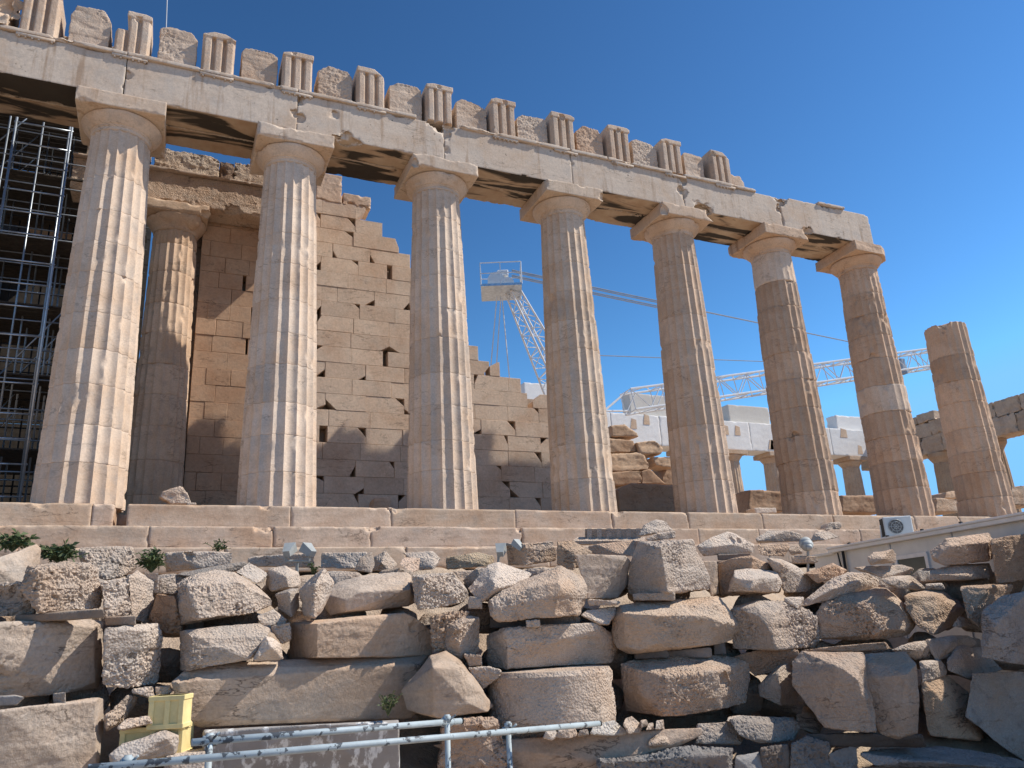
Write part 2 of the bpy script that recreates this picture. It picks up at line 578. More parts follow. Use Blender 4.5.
# ------------------------------------------------------------------ stepped platform and temple floor
plat = empty('stepped_platform', (10, -2.0, -1.7))
tag(plat, 'three worn marble steps running under the row of columns', 'steps')
rng = random.Random(4)
for si, (z1, z0, yf, yb) in enumerate([(0.0, -0.555, -1.05, 0.4), (-0.56, -1.085, -1.75, -0.6), (-1.09, -1.62, -2.45, -1.3)]):
    x = -7.0 - si * 0.6
    k = 0
    xe = 31.0
    while x < xe:
        L = rng.uniform(2.1, 4.0)
        if si == 0 and x < 1.05 and x + L > 0.6: L = 0.78 - x if x < 0.5 else L
        x1 = min(x + L, xe)
        zz = z1 - rng.uniform(0, 0.012)
        dy = rng.uniform(-0.008, 0.008)
        lo = [x + 0.0015, yf + dy, z0]
        if si == 0 and abs(x - 0.78) < 0.02: lo[0] = 1.03      # the open notch in the top step
        bites = []
        for _ in range(rng.choice([0, 1, 1, 2])): bites.append(((rng.uniform(x, x1), yf - 0.06, zz + 0.12), rng.uniform(0.16, 0.26)))
        if rng.random() < 0.35: bites.append(((x1, yf - 0.05, zz + 0.04), rng.uniform(0.1, 0.2)))
        worn_box('step_block', lo, (x1, yb, zz), 0.05, M_STEP, plat, tint=[(v * 1.02, v * .985, v * rng.uniform(.92, .97)) for v in (rng.uniform(.93, 1.07),)][0], seed=100 * si + k, mid=0.004, bites=bites, chip=0.03, rim=.016)
        x = x1; k += 1
mb = MB().box((-30, 0.42, -1.7), (70, 31, -0.02))
o = mb.build('temple_floor', M_STEP)
tag(o, 'marble floor of the temple behind the columns', 'floor', kind='structure')

# ------------------------------------------------------------------ fluted columns
def fluted_drum(name, cx, cy, z0, z1, rfun, seed, parent, tint, mat=None, wear=0.012, big=0.0, rot=0.0, nf=20, per=9, dz=0.055, joint=0.02, bites=(), depth=0.07):
    nt_ = nf * per
    th = np.linspace(0, 2 * math.pi, nt_, endpoint=False)
    nz = max(5, int((z1 - z0) / dz))
    zs = np.concatenate([[z0 + 0.003], np.linspace(z0 + 0.012, z1 - 0.012, nz), [z1 - 0.003]])
    T, Z = np.meshgrid(th, zs)
    u = (T * nf / (2 * math.pi)) % 1.0
    R = np.vectorize(rfun)(zs)[:, None] * np.ones_like(T)
    fl = 1 - (2 * u - 1) ** 2
    r = R - depth * R / 0.95 * fl
    P = np.stack([np.cos(T) * R + cx, np.sin(T) * R + cy, Z], -1).reshape(-1, 3)
    off = np.array([seed * 2.17 % 71, seed * 4.91 % 53, seed * 6.3 % 67])
    a = fbm((P + off) * np.array([2.4, 2.4, 2.0]), 4).reshape(T.shape)
    b = fbm((P + off) * 7.0, 3).reshape(T.shape)
    lim = R - wear * (0.15 + 0.8 * np.abs(b)) - 0.10 * np.maximum(a - 0.55, 0) - big * np.maximum(a + 0.1, 0)
    e = np.minimum(Z - z0, z1 - Z)
    chip = fbm((P + off + 9) * np.array([3.5, 3.5, 1.0]), 3).reshape(T.shape)
    lim = lim - np.clip((joint * (0.35 + 1.5 * np.maximum(chip, 0)) - e) * 0.9, 0, 0.05)
    r = np.minimum(r, lim)
    r = r + 0.004 * b
    r[0] -= 0.002; r[-1] -= 0.002
    C, S = np.cos(T + rot), np.sin(T + rot)
    V = np.stack([C * r + cx, S * r + cy, Z], -1).reshape(-1, 3)
    for c, rr in bites:
        c = np.array(c); d = V - c
        L = np.linalg.norm(d, axis=1)
        q = rr * (1 + 0.35 * fbm((V + off) * 5, 3) + .12 * fbm((V + off) * 19, 2))
        k = L < q
        nv = c + d / np.maximum(L, 1e-4)[:, None] * q[:, None]
        # keep the break inside the drum's height
        nv[:, 2] = np.clip(nv[:, 2], z0 + .004, z1 - .004)
        V[k] = nv[k]
    n = len(zs)
    F = []
    for j in range(n - 1):
        for i in range(nt_):
            i2 = (i + 1) % nt_
            F.append((j * nt_ + i, j * nt_ + i2, (j + 1) * nt_ + i2, (j + 1) * nt_ + i))
    F.append(tuple(reversed(range(nt_)))); F.append(tuple(range((n - 1) * nt_, n * nt_)))
    me = bpy.data.meshes.new(name)
    me.from_pydata([tuple(v) for v in V], [], F)
    o = link_mesh(name, me, mat or M_COL, parent, tint)
    # crisp arrises: sharp shading where the flutes meet
    me = o.data
    ed = np.empty(len(me.edges) * 2, dtype=np.int64)
    me.edges.foreach_get('vertices', ed)
    ed = ed.reshape(-1, 2)
    ia, ib = ed[:, 0] % nt_, ed[:, 1] % nt_
    sh = (ia == ib) & (ia % per == 0)
    at_ = me.attributes.new('sharp_edge', 'BOOLEAN', 'EDGE')
    at_.data.foreach_set('value', sh)
    return o

def lathe(name, cx, cy, prof, seed, mat, parent, tint=1, seg=72, wear=0.012, bites=(), sub=5, rough=0.0):
    th = np.linspace(0, 2 * math.pi, seg, endpoint=False)
    pr = []
    for (r0, z0), (r1, z1) in zip(prof[:-1], prof[1:]):
        for t in np.linspace(0, 1, sub, endpoint=False): pr.append((r0 + (r1 - r0) * t, z0 + (z1 - z0) * t))
    pr.append(prof[-1])
    pr = np.array(pr)
    T, Rr = np.meshgrid(th, pr[:, 0]); _, Z = np.meshgrid(th, pr[:, 1])
    V = np.stack([np.cos(T) * Rr + cx, np.sin(T) * Rr + cy, Z], -1).reshape(-1, 3)
    n = fbm((V + seed * 3.7) * 3.0, 4)
    d = V - np.array([cx, cy, 0]); d[:, 2] = 0
    d /= np.maximum(np.linalg.norm(d, axis=1), 1e-4)[:, None]
    V = V - d * (wear * np.abs(n) + 0.12 * np.maximum(n - 0.55, 0))[:, None]
    for c, rr in bites:
        c = np.array(c); q = V - c; L = np.linalg.norm(q, axis=1)
        w = rr * (1 + 0.25 * fbm((V + seed) * 4, 3)); k = L < w
        V[k] = c + q[k] / np.maximum(L[k], 1e-4)[:, None] * w[k][:, None]
    m = len(pr)
    F = [(j * seg + i, j * seg + (i + 1) % seg, (j + 1) * seg + (i + 1) % seg, (j + 1) * seg + i) for j in range(m - 1) for i in range(seg)]
    F.append(tuple(reversed(range(seg)))); F.append(tuple(range((m - 1) * seg, m * seg)))
    me = bpy.data.meshes.new(name)
    me.from_pydata([tuple(v) for v in V], [], F)
    if rough:
        me.update()
        weather(me, seed, 1.2, .004, .004, rough)
    return link_mesh(name, me, mat, parent, tint, not rough)

S_ = 4.29
ZC = 10.33      # top of the capitals
COL_TXT = {
    -1: 'fluted marble column almost wholly outside the left edge, left of the scaffold ladder',
    0: 'thickest looking fluted marble column at left, beside the steel scaffolding',
    1: 'pale fluted marble column in front of the coursed block wall, second from the left',
    2: 'fluted marble column between the ragged block wall and the crane, third from the left',
    3: 'fluted marble column hiding the lower half of the white crane boom',
    4: 'fluted brown shaded marble column right of the crane, in front of the white far beam',
    5: 'cracked fluted marble column carrying the second last capital from the right',
    6: 'battered marble column with a pale patched drum under the right end of the beam',
    7: 'broken column stump without capital, standing alone at the right'}
TINTS = {-1: (1, 1, 1), 0: (1.06, 1.02, .98), 1: (1.06, 1.03, 1.0), 2: (1.0, .97, .94), 3: (.99, .94, .88), 4: (.97, .88, .80), 5: (.95, .82, .71), 6: (.95, .80, .68), 7: (.95, .81, .69)}
def shaft_r(z):
    t = z / 9.5
    return 0.953 - 0.245 * t + 0.017 * math.sin(math.pi * min(max(t, 0), 1))
for k in range(-1, 8):
    root = empty('marble_column', (k * S_, 0, 0))
    tag(root, COL_TXT[k], 'column', 'columns of the front colonnade')
    r = random.Random(50 + k)
    cuts = [0.0]
    top = 9.48 if k < 7 else 7.75
    while cuts[-1] < top - 0.55:
        cuts.append(cuts[-1] + r.uniform(0.78, 1.05))
    cuts[-1] = top
    wear = 0.006 if k < 5 else 0.010
    big = 0.0 if k < 5 else 0.02
    for j, (a, b) in enumerate(zip(cuts[:-1], cuts[1:])):
        t = TINTS[k]
        v = r.uniform(0.98, 1.02) if k < 4 else r.uniform(0.93, 1.05) if k == 4 else r.uniform(0.80, 1.08)
        if k < 5 and r.random() < .22: v *= r.choice([.90, 1.07])
        w = wear * r.choice([0.6, 1, 1, 2.4])
        bb = big * r.choice([0.4, 1.0, 1.6])
        ox = r.uniform(-.004, .004) if k < 5 else r.uniform(-.03, .03)
        bites = []
        ang = lambda d: math.radians(d)
        if r.random() < (0.18 if k < 4 else 0.35 if k == 4 else .8):
            an = ang(r.uniform(-170, -60) if k > 4 else r.uniform(-125, -40)); R = shaft_r(a)
            bites.append(((k * S_ + math.cos(an) * (R + .03), math.sin(an) * (R + .03), r.choice([a, b])), r.uniform(0.07, 0.14 if k < 4 else 0.18)))
        if k == 0 and a < 4.6 < b:
            bites += [((-.25, -1.0, 4.75), .2), ((0.3, -.93, 4.6), .16)]
        if k == 3 and a < 6.4 < b: bites.append(((k * S_ - .88, -.25, 6.5), .26))
        if k == 6 and a < 3.5 < b:
            bites += [((k * S_ + .75, -.6, a - .1), .45)]
        patch = (k == 6 and 3.2 < a < 4.4) or (k == 5 and 7.9 < a < 8.6)
        if patch: t = (1.05, 1.0, .95); bb = 0.0; v = 1.0
        if k == 7 and j == len(cuts) - 2: bites += [((k * S_ - .85, -.5, top + .12), .42), ((k * S_ + .3, -.8, top - .1), .12)]
        fluted_drum('drum', k * S_ + ox, 0, a, b, shaft_r, 10 * k + j + 33, root, (t[0] * v, t[1] * v, t[2] * v), wear=w, big=bb, joint=0.006 if k < 5 else 0.032,
                    bites=bites, depth=0.072 if not patch else 0.035)
    if k < 7:
        tt = TINTS[k]
        eb = []
        if k == 1: eb = [((k * S_ + .75, -.75, 9.75), .25)]
        if k == 6: eb = [((k * S_ + .95, -.85, 10.0), .25)]
        prof = [(0.705, 9.483), (0.712, 9.58), (0.73, 9.59), (0.735, 9.62), (0.76, 9.63), (0.86, 9.74), (0.935, 9.84), (0.955, 9.895), (0.93, 9.92)]
        lathe('echinus', k * S_, 0, prof, 7 * k + 3, M_COL, root, tuple(x * .97 for x in tt), bites=eb)
        ab = []
        if k == 6: ab = [((k * S_ + 1.1, -1.15, 10.05), .52), ((k * S_ + 1.2, .2, 10.2), .3)]
        if k == 4: ab = [((k * S_ + 1.08, -1.08, 10.33), .35), ((k * S_ - 1.0, -1.05, 10.0), .2)]
        if k == 3: ab = [((k * S_ + 1.0, -1.1, 10.05), .18)]
        if k == 2: ab = [((k * S_ - 1.05, -1.05, 10.0), .2)]
        if k == 5: ab = [((k * S_ + 1.05, -1.05, 10.2), .3)]
        if k == 6:                                  # its right corner is broken to a rounded tongue
            pl = [(-1.02, -1.02), (.35, -1.02), (.55, -.92), (.95, -.62), (1.08, -.1), (1.02, .5), (.7, .95), (-1.02, 1.02)]
            me = remesh(MB().hull([(k * S_ + a, b, z) for a, b in pl for z in (9.925, ZC - (.06 if a > .5 else 0))]).mesh('abacus'), .03)
            weather(me, 77, 1.6, .012, .012, .008)
            link_mesh('abacus', me, M_ARCH, root, tt)
        else:
            worn_box('abacus', (k * S_ - 1.02, -1.02, 9.925), (k * S_ + 1.02, 1.02, ZC), 0.045, M_ARCH, root, tt, seed=k + 70, bites=ab, chip=0.05)

# ------------------------------------------------------------------ architrave
AT = 11.55     # under the taenia
arch_txt = {
    -2: 'beam block cut by the left edge above the scaffolding',
    -1: 'beam block between the left edge and the capital of the thick left column',
    0: 'beam block with rust streak spanning the two leftmost whole columns',
    1: 'beam block with a chipped underside notch, spanning above the ragged block wall',
    2: 'beam block whose broken upper left corner faces a wide crack',
    3: 'beam block spanning between the column before the crane boom and the next right',
    4: 'beam block right of the long crack, with a ledge broken under it',
    5: 'last beam block at the right end, its crowning ledge mostly broken off'}
for k in range(-2, 6):
    root = empty('architrave_block', (k * S_ + S_ / 2, 0, ZC))
    tag(root, 'marble ' + arch_txt[k], 'beam block', 'beam blocks on the columns')
    x0, x1 = k * S_ + 0.008, (k + 1) * S_ - 0.008
    if k == 5: x1 += 0.12
    tint = [1.0, 1.0, 1.02, 1.03, 1.0, .98, .98, 1.0][k + 2]
    bf, bb = [], []
    if k == 0: bf += [((0.0, -.95, 11.0), .16), ((4.25, -.95, 10.9), .15)]
    if k == 1: bf += [((4.25, -.95, 11.35), .22), ((4.32, -.92, 10.75), .2), ((5.75, -.98, 10.26), .36), ((5.4, -.9, 10.24), .22), ((8.55, -.98, 11.75), .5), ((8.62, -.98, 10.85), .12), ((5.3, -1.0, 11.1), .17)]
    if k == 2: bf += [((8.58, -.98, 11.25), .25), ((8.6, -.95, 10.7), .15), ((8.7, -1.0, 11.45), .22), ((12.9, -.98, 11.1), .1)]
    if k == 3: bf += [((12.87, -.98, 11.1), .14), ((17.1, -.98, 11.0), .2), ((17.2, -.97, 11.5), .2)]
    if k == 4: bf += [((17.1, -.97, 10.9), .24), ((17.2, -.97, 11.4), .2), ((17.9, -1.0, 10.28), .45), ((21.4, -.97, 11.1), .22), ((21.45, -1.0, 11.6), .28)]
    if k == 5: bf += [((21.5, -.97, 11.4), .25), ((21.6, -1., 11.7), .3), ((23.7, -1.0, 11.78), .3), ((25.9, -1.0, 11.7), .22), ((22.6, -1.0, 10.3), .28)]
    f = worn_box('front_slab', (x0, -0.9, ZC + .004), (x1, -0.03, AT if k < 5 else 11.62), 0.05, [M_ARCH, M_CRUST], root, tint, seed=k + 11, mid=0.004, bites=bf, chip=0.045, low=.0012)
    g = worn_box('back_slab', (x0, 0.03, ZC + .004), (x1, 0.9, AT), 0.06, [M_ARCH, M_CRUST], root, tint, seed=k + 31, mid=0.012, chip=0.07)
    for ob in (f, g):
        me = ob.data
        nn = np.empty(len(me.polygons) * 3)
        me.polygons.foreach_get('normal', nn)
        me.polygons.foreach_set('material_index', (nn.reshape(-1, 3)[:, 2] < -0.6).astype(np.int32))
    # taenia in pieces where it survives
    runs = {-2: [(x0, x1)], -1: [(x0, x1)], 0: [(x0, x1)], 1: [(x0, 7.7)], 2: [(9.1, x1)], 3: [(x0, 14.2), (14.25, 16.75)], 4: [(17.25, 20.4)], 5: [(23.3, 24.6)]}[k]
    for a, b in runs:
        worn_box('taenia', (a, -0.975, AT + .003 if k < 5 else 11.625), (b, 0.2, 11.655 if k < 5 else 11.72), 0.035, M_ARCH, root, tint * 1.02, seed=k + 51, mid=0.006, chip=0.06, sm=0)
    for i in range(-2, 10):
        tx = 2.105 * i + 0.06
        if not (x0 <= tx < x1) or i > 9: continue
        if not any(a - .2 < tx < b + .2 for a, b in runs): continue
        mb = MB().box((tx - .42, -0.965, AT - .075), (tx + .42, -0.902, AT - .002), 0.006)
        for j in range(6):
            gx = tx - .42 + .07 + j * .14
            if rng.random() < 0.85: mb.tube((gx, -.933, AT - .074), (gx, -.933, AT - .115), .026, 8, .032)
        mb.build('regula', M_ARCH, root, tint, True)

# ------------------------------------------------------------------ frieze: triglyphs and the stumps between them
tri_txt = ['rounded leftmost three grooved block at the top left corner', 'broken three grooved block with its left bar snapped short, left of the thin rod', 'three grooved block right of the thin rod, peaked on top',
           'three grooved block above the second capital from the left', 'three grooved block with sloping right shoulder above the notched beam',
           'three grooved block just left of the wide crack in the beam', 'three grooved block just right of the column below the broken ledge', 'three grooved block above the capital in front of the crane cable',
           'three grooved block left of a tall flat topped stump near the middle right', 'three grooved block leaning bars, third from the right end',
           'last three grooved block at the right end of the row, its right top cut off']
def triglyph(i, tx):
    r = random.Random(i + 5)
    root_z = 11.66
    top = [13.1, 12.98, 12.95, 12.93, 12.95, 12.97, 12.98, 12.98, 12.98, 12.97, 12.95][i + 1]
    if i in (3, 7): top += .02
    o = empty('triglyph_block', (tx, -.3, root_z))
    tag(o, tri_txt[i + 1], 'frieze block', 'grooved blocks of the frieze')
    hw = 0.42
    y = -0.90; g = 0.165
    # plan outline with two whole grooves and two half grooves
    P = [(-hw, y + g)]
    w = 0.84 / 3
    for j in range(3):
        a = -hw + j * w
        P += [(a + (0.06 if j == 0 else 0.065), y), (a + w - (0.06 if j == 2 else 0.065), y)]
        if j < 2: P += [(a + w, y + g)]
    P += [(hw, y + g), (hw, 0.12), (-hw, 0.12)]
    mb = MB()
    if i == 0:                                     # left bar snapped off at half height
        PL = [(-hw, 0.12), (-hw, y + g), P[1], P[2], (-hw + w, y + g), (-hw + w, 0.12)]
        PR = [(-hw + w, 0.12)] + P[3:-1]
        mb.poly([(tx + a, b, root_z) for a, b in PL], (0, 0, .72))
        mb.poly([(tx + a, b, root_z) for a, b in PR], (0, 0, top - .16 - root_z))
        mb.poly([(tx - hw + .1, y + .38, root_z), (tx - hw + w, y + .38, root_z), (tx - hw + w, .12, root_z), (tx - hw + .1, .12, root_z)], (0, 0, top - .3 - root_z))
        mb.box((tx - hw + w * .9, y - .02, top - .17), (tx + hw + .005, .12, top))
    else:
        mb.poly([(tx + a, b, root_z) for a, b in P], (0, 0, top - .16 - root_z))
        mb.box((tx - hw - .005, y - .02, top - .17), (tx + hw + .005, .12, top))
    for (u, dz, nx, nz) in {-1: [(.3, -.02, 1, .9), (-.3, 0, -.6, 1)], 0: [(.28, 0, .35, 1)], 1: [(-.1, .02, -.45, 1), (.1, .02, .45, 1)], 2: [(-.12, .0, -.35, 1)], 3: [(.08, .0, .75, 1)], 4: [(-.2, 0, -.3, 1)], 5: [(-.25, .0, -.5, 1)],
                            6: [(.3, .0, .5, 1)], 7: [(-.3, 0, -.3, 1), (.33, 0, .6, 1)], 8: [(-.2, 0, -.4, 1)], 9: [(.1, 0, .9, 1)]}.get(i, []):
        mb.clip((tx + u, 0, top + dz), (nx, 0, nz))
    me = remesh(mb.mesh('body'), 0.019)
    bites = [((tx + r.uniform(-.4, .4), -.97, top - r.uniform(.0, .25)), r.uniform(.08, .13))]
    if i in (2, 5, 8): bites.append(((tx + r.choice([-.45, .45]), -.95, 11.9), .12))
    weather(me, i + 90, 0.9, 0.003, 0.004, 0.003, bites, strata=.2)
    link_mesh('body', me, M_FRIEZE, o, (1.08, 1.05, 1.02) if i < 6 else (1.02, .97, .92))
    worn_box('backing_stone', (tx - .40, .14, root_z), (tx + .40, .85, top - .35), .06, M_FRIEZE, o, .95, seed=i + 300, chip=.12, mid=.03)
TX = [2.105 * i + 0.06 for i in range(-1, 10)]
for i, tx in zip(range(-1, 10), TX): triglyph(i, tx)
met_txt = ['rough stump with a cut off left corner, left of the broken grooved block', 'squared rough stump right of the thin rod base, shaded on its right half', 'low rough stump above the rust streaked beam',
           'rounded rough stump above the second column from the left', 'flat topped rough stump right of the grooved block with sloping shoulder', 'rounded rough stump directly above the broken ledge crack',
           'rough stump above the beam joint left of the crane head', 'reddish big rough stump left of the middle right grooved block', 'rough stump with its right side in shade above the long crack',
           'narrow square rough stump, last full one at the right']
def metope(i, x0, x1, h, shape):
    z0 = 11.66
    y0, y1 = -.72, .05
    pts = []
    n = len(shape)
    for (u, v) in shape:
        for yy, s in ((y0, 1.0), (y1, 0.97)):
            pts.append((x0 + (x1 - x0) * (.5 + (u - .5) * s), yy, z0 + h * v))
    me = remesh(MB().hull(pts).mesh('frieze_stump'), 0.024)
    weather(me, i + 400, 0.9, .008, .012, .03)
    o = link_mesh('frieze_stump', me, M_FRIEZE, None, (1.0, .98, .96) if i != 7 else (.95, .82, .72))
    tag(o, 'marble ' + met_txt[i], 'frieze block', 'rough stumps between the grooved blocks')
shapes = [[(0, 0), (1, 0), (1, .75), (.8, 1), (.12, .97), (0, .72)], [(0, 0), (1, 0), (1, .8), (.8, .95), (.25, 1), (0, .9)], [(0, 0), (1, 0), (1, .9), (.8, 1), (.1, .98), (0, .85)],
          [(0, 0), (1, 0), (1, .8), (.85, .97), (.3, 1), (0, .8)], [(0, 0), (1, 0), (1, .9), (.85, 1), (.3, 1), (0, .85)], [(0, 0), (1, 0), (1, .8), (.7, .95), (.2, 1), (0, .85)],
          [(0, 0), (1, 0), (1, .85), (.9, 1), (.2, .97), (0, .8)], [(0, 0), (1, 0), (1, .7), (.85, .95), (.3, 1), (0, .75)], [(0, 0), (1, 0), (1, .75), (.8, .95), (.2, 1), (0, .9)],
          [(0, 0), (1, 0), (1, .9), (.9, .97), (.1, 1), (0, .95)]]
for i in range(10):
    a, b = TX[i] + .42, TX[i + 1] - .42
    a0 = a + [.22, .2, .18, .17, .16, .15, .1, .12, .18, .2][i]
    b0 = b - [.12, .12, .12, .1, .1, .1, .08, .12, .1, .25][i]
    metope(i, a0, b0, [1.3, 1.3, 1.2, 1.2, 1.2, 1.15, 1.12, 1.2, 1.15, 1.08][i], shapes[i])
    if i < 10:
        o = worn_box('backing_slab', (a - .05, .12, 11.66), (b + .05, .8, 11.66 + [.9, .75, .7, .6, .6, .5, .5, .4, .4, .3][i]), .07, M_FRIEZE, None, .95, seed=500 + i, chip=.12, mid=.03)
        tag(o, 'low stone behind the ' + met_txt[i].split(' stump')[0] + ' stump' + met_txt[i].split(' stump')[1].replace(',', ''), 'frieze block')
o = worn_box('frieze_stump', (TX[10] + .48, -.75, 11.66), (TX[10] + 1.05, -.1, 12.22), .04, M_FRIEZE, None, (1, .95, .9), seed=611, rough=.03, chip=.08)
tag(o, 'small low marble cube right of the last grooved block', 'frieze block')
o = worn_box('cornice_fragment', (TX[0] - 2.0, -1.0, 11.66), (TX[0] - .62, .1, 12.95), .05, M_FRIEZE, None, (1.1, 1.06, 1.0), seed=612, rough=.02, chip=.2, mid=.04, bites=[((TX[0] - .7, -1.1, 12.3), .4)])
tag(o, 'weathered carved fragment in the top left corner of the photo', 'frieze block')
rod = MB().tube(aty(166, 30, .5), aty(168, -25, .5), .018, 8)
o = rod.build('lightning_rod', M_CABLE)
tag(o, 'thin metal lightning rod rising above the frieze at upper left', 'rod')

# ------------------------------------------------------------------ inner wall of coursed blocks, ragged to the right
WY = 3.6
def wall_right(z):
    zs = [0, 1, 2, 3, 3.5, 4.0, 4.5, 5.0, 5.5, 5.96, 6.44, 7, 7.6, 8.2, 8.7, 9.2, 9.7, 10.2, 10.8, 11.2, 12.1]
    xs = [16.3, 16.1, 15.8, 15.4, 15.0, 14.6, 14.2, 13.6, 12.3, 11.7, 11.0, 10.6, 10.2, 9.7, 9.3, 8.8, 8.65, 8.1, 7.7, 7.1, 6.4]
    return float(np.interp(z, zs, xs))
def stone_block(mb, lo, hi, r, cut=None):
    """one wall stone; a broken corner leaves a dark hole"""
    x0, y0, z0 = lo; x1, y1, z1 = hi
    b = r.choice([.004, .007, .012])
    pts = []
    poly = [(x0, z0), (x1, z0), (x1, z1), (x0, z1)]
    if cut:
        c, w, h = cut
        if c == 0: poly = [(x0 + w, z0), (x1, z0), (x1, z1), (x0, z1), (x0, z0 + h)]
        if c == 1: poly = [(x0, z0), (x1 - w, z0), (x1, z0 + h), (x1, z1), (x0, z1)]
        if c == 2: poly = [(x0, z0), (x1, z0), (x1, z1 - h), (x1 - w, z1), (x0, z1)]
        if c == 3: poly = [(x0, z0), (x1, z0), (x1, z1), (x0 + w, z1), (x0, z1 - h)]
    cx = sum(p[0] for p in poly) / len(poly); cz = sum(p[1] for p in poly) / len(poly)
    for (px, pz) in poly:
        sx = px + (b if px < cx else -b); sz = pz + (b if pz < cz else -b)
        pts += [(sx, y0, sz), (px, y0 + b * 1.3, pz), (px, y1, pz)]
    mb.hull(pts)
def make_wall():
    root = empty('block_wall', (9, WY + .4, 0))
    tag(root, 'tall wall of coursed marble blocks stepping down to the right behind the columns', 'wall')
    r = random.Random(21)
    mb, mba = MB(), MB()
    z = 0.0
    i = 0
    hs = [1.15] + [0.52] * 30
    while z < 11.0:
        h = hs[i]
        xr = wall_right(z + h)
        x = 2.19
        first = True
        while x < xr - .2:
            L = 1.22 if not (first and i % 2) else 0.61
            if x < 4.2: L *= r.choice([.5, .62, .8])
            first = False
            L += r.uniform(-.08, .08)
            x1 = x + L
            if x1 > xr - .25: x1 = xr + r.uniform(-.1, .12)
            hole = r.random()
            y0 = WY + r.uniform(-.008, .012)
            cut = None
            px0 = x
            near = 4.5 < x < 15
            if near and hole < .50:
                cut = (r.choice([0, 1, 2, 2, 3]), r.uniform(.12, .36), r.uniform(.14, .36))
            elif near and hole < .58:
                x1 -= r.uniform(.12, .3)
            elif x < 4.2 and hole < .15:
                x1 -= r.uniform(.06, .1)
            gap = 0.0 if hole >= .5 and hole > .15 else 0
            g1, g2, g3 = (r.choice([0.0007, 0.0007, .003, .006]) for _ in range(3))
            stone_block(mb if x > 3.9 else mba, (x + g1, y0, z + g2), (x1 - g3, y0 + .45, z + h - .0007), r, cut)
            # chipped lumps at the free end
            x = max(x1, x + L) if (near and .50 <= hole < .58) or (x < 4.2 and hole < .15) else x1
        z += h; i += 1
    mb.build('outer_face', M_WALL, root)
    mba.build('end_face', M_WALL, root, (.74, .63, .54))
    # second leaf of the wall behind, seen through broken corners
    mb = MB()
    z = 0.0; i = 0
    while z < 10.4:
        h = hs[i]
        xr = wall_right(z + h) - r.uniform(.1, .5)
        x = 1.55
        while x < xr:
            x1 = min(x + 1.22, xr)
            if x1 - x > .1: stone_block(mb, (x + .004, WY + .6, z + .004), (x1 - .004, WY + 1.1, z + h - .004), r)
            x = x1
        z += h; i += 1
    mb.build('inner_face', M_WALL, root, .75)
    # the taller stump of wall at upper left of the ragged edge
    for (x0, x1, z0, z1) in [(5.6, 6.45, 11.0, 12.05), (3.6, 5.55, 11.0, 11.5), (6.5, 7.45, 10.98, 11.42)]:
        worn_box('top_stone', (x0, WY - .02, z0), (x1, WY + .8, z1), .05, M_WALL, root, (1.05, 1, .95), seed=int(x0 * 10), rough=.02, chip=.08)
make_wall()

# inner porch column, its beam and the rough stones above
PX, PY = 1.435, 3.4
root = empty('porch_column', (PX, PY, 0))
tag(root, 'brown fluted inner column behind the front row, left of the block wall', 'column')
def in_r(z): return 0.77 - .15 * z / 8.7
z = 0.0; j = 0
for z1 in (0.85, 1.8, 2.75, 3.65, 4.55, 5.5, 6.4, 7.4, 8.3, 8.77):
    v = [1.0, .95, 1.03, .97][j % 4]
    fluted_drum('drum', PX, PY, z, z1, in_r, 700 + j, root, (.96 * v, .84 * v, .73 * v), wear=.012, joint=.03, per=8, dz=.07); z = z1; j += 1
lathe('echinus', PX, PY, [(.62, 8.772), (.64, 8.87), (.76, 9.05), (.84, 9.18), (.83, 9.22)], 701, M_COL, root, (.92, .8, .69), bites=[((PX + .45, PY - .6, 9.12), .24)])
worn_box('abacus', (PX - .86, PY - .86, 9.225), (PX + .86, PY + .17, 9.54), .05, M_COL, root, (.92, .82, .72), seed=703, bites=[((PX + .84, PY - .9, 9.2), .21)])
o = worn_box('porch_beam', (-1.4, 2.66, 9.545), (5.35, 3.58, 10.52), .035, M_ROCK, None, (1.0, .93, .86), seed=705, chip=.1, mid=.012, rough=.02, bites=[((2.97, 2.6, 9.47), .32), ((4.1, 2.63, 9.5), .19)])
tag(o, 'long horizontal marble beam over the inner column, behind the front columns', 'beam block')
o = worn_box('porch_ledge', (-1.4, 2.54, 10.53), (5.35, 3.1, 10.615), .04, M_STEP, None, (.85, .82, .8), seed=706, chip=.06)
tag(o, 'thin projecting ledge along the top of the inner beam', 'ledge')
for q, (a, b, h, t) in enumerate([(0.68, 2.5, .80, 'rough pale stone on the inner ledge right of the thick column'), (2.95, 5.1, .74, 'rough stone on the inner ledge touching the second column from left'), (2.52, 2.94, .68, 'narrow added stone coloured dark as the shaded gap between the two rough stones on the inner ledge'), (-1.1, .55, .85, 'rough stone on the inner ledge hidden mostly by the thick left column')]):
    o = worn_box('ledge_stone', (a, 2.8, 10.625), (b, 3.55, 10.625 + h), .04, M_ROCK, None, (.6, .52, .45) if q == 2 else (1.0, .95, .86), seed=710 + q, chip=.15, mid=.03, rough=.04)  # the narrow filler is darkened in colour to read as a shaded gap
    tag(o, t, 'stone block')

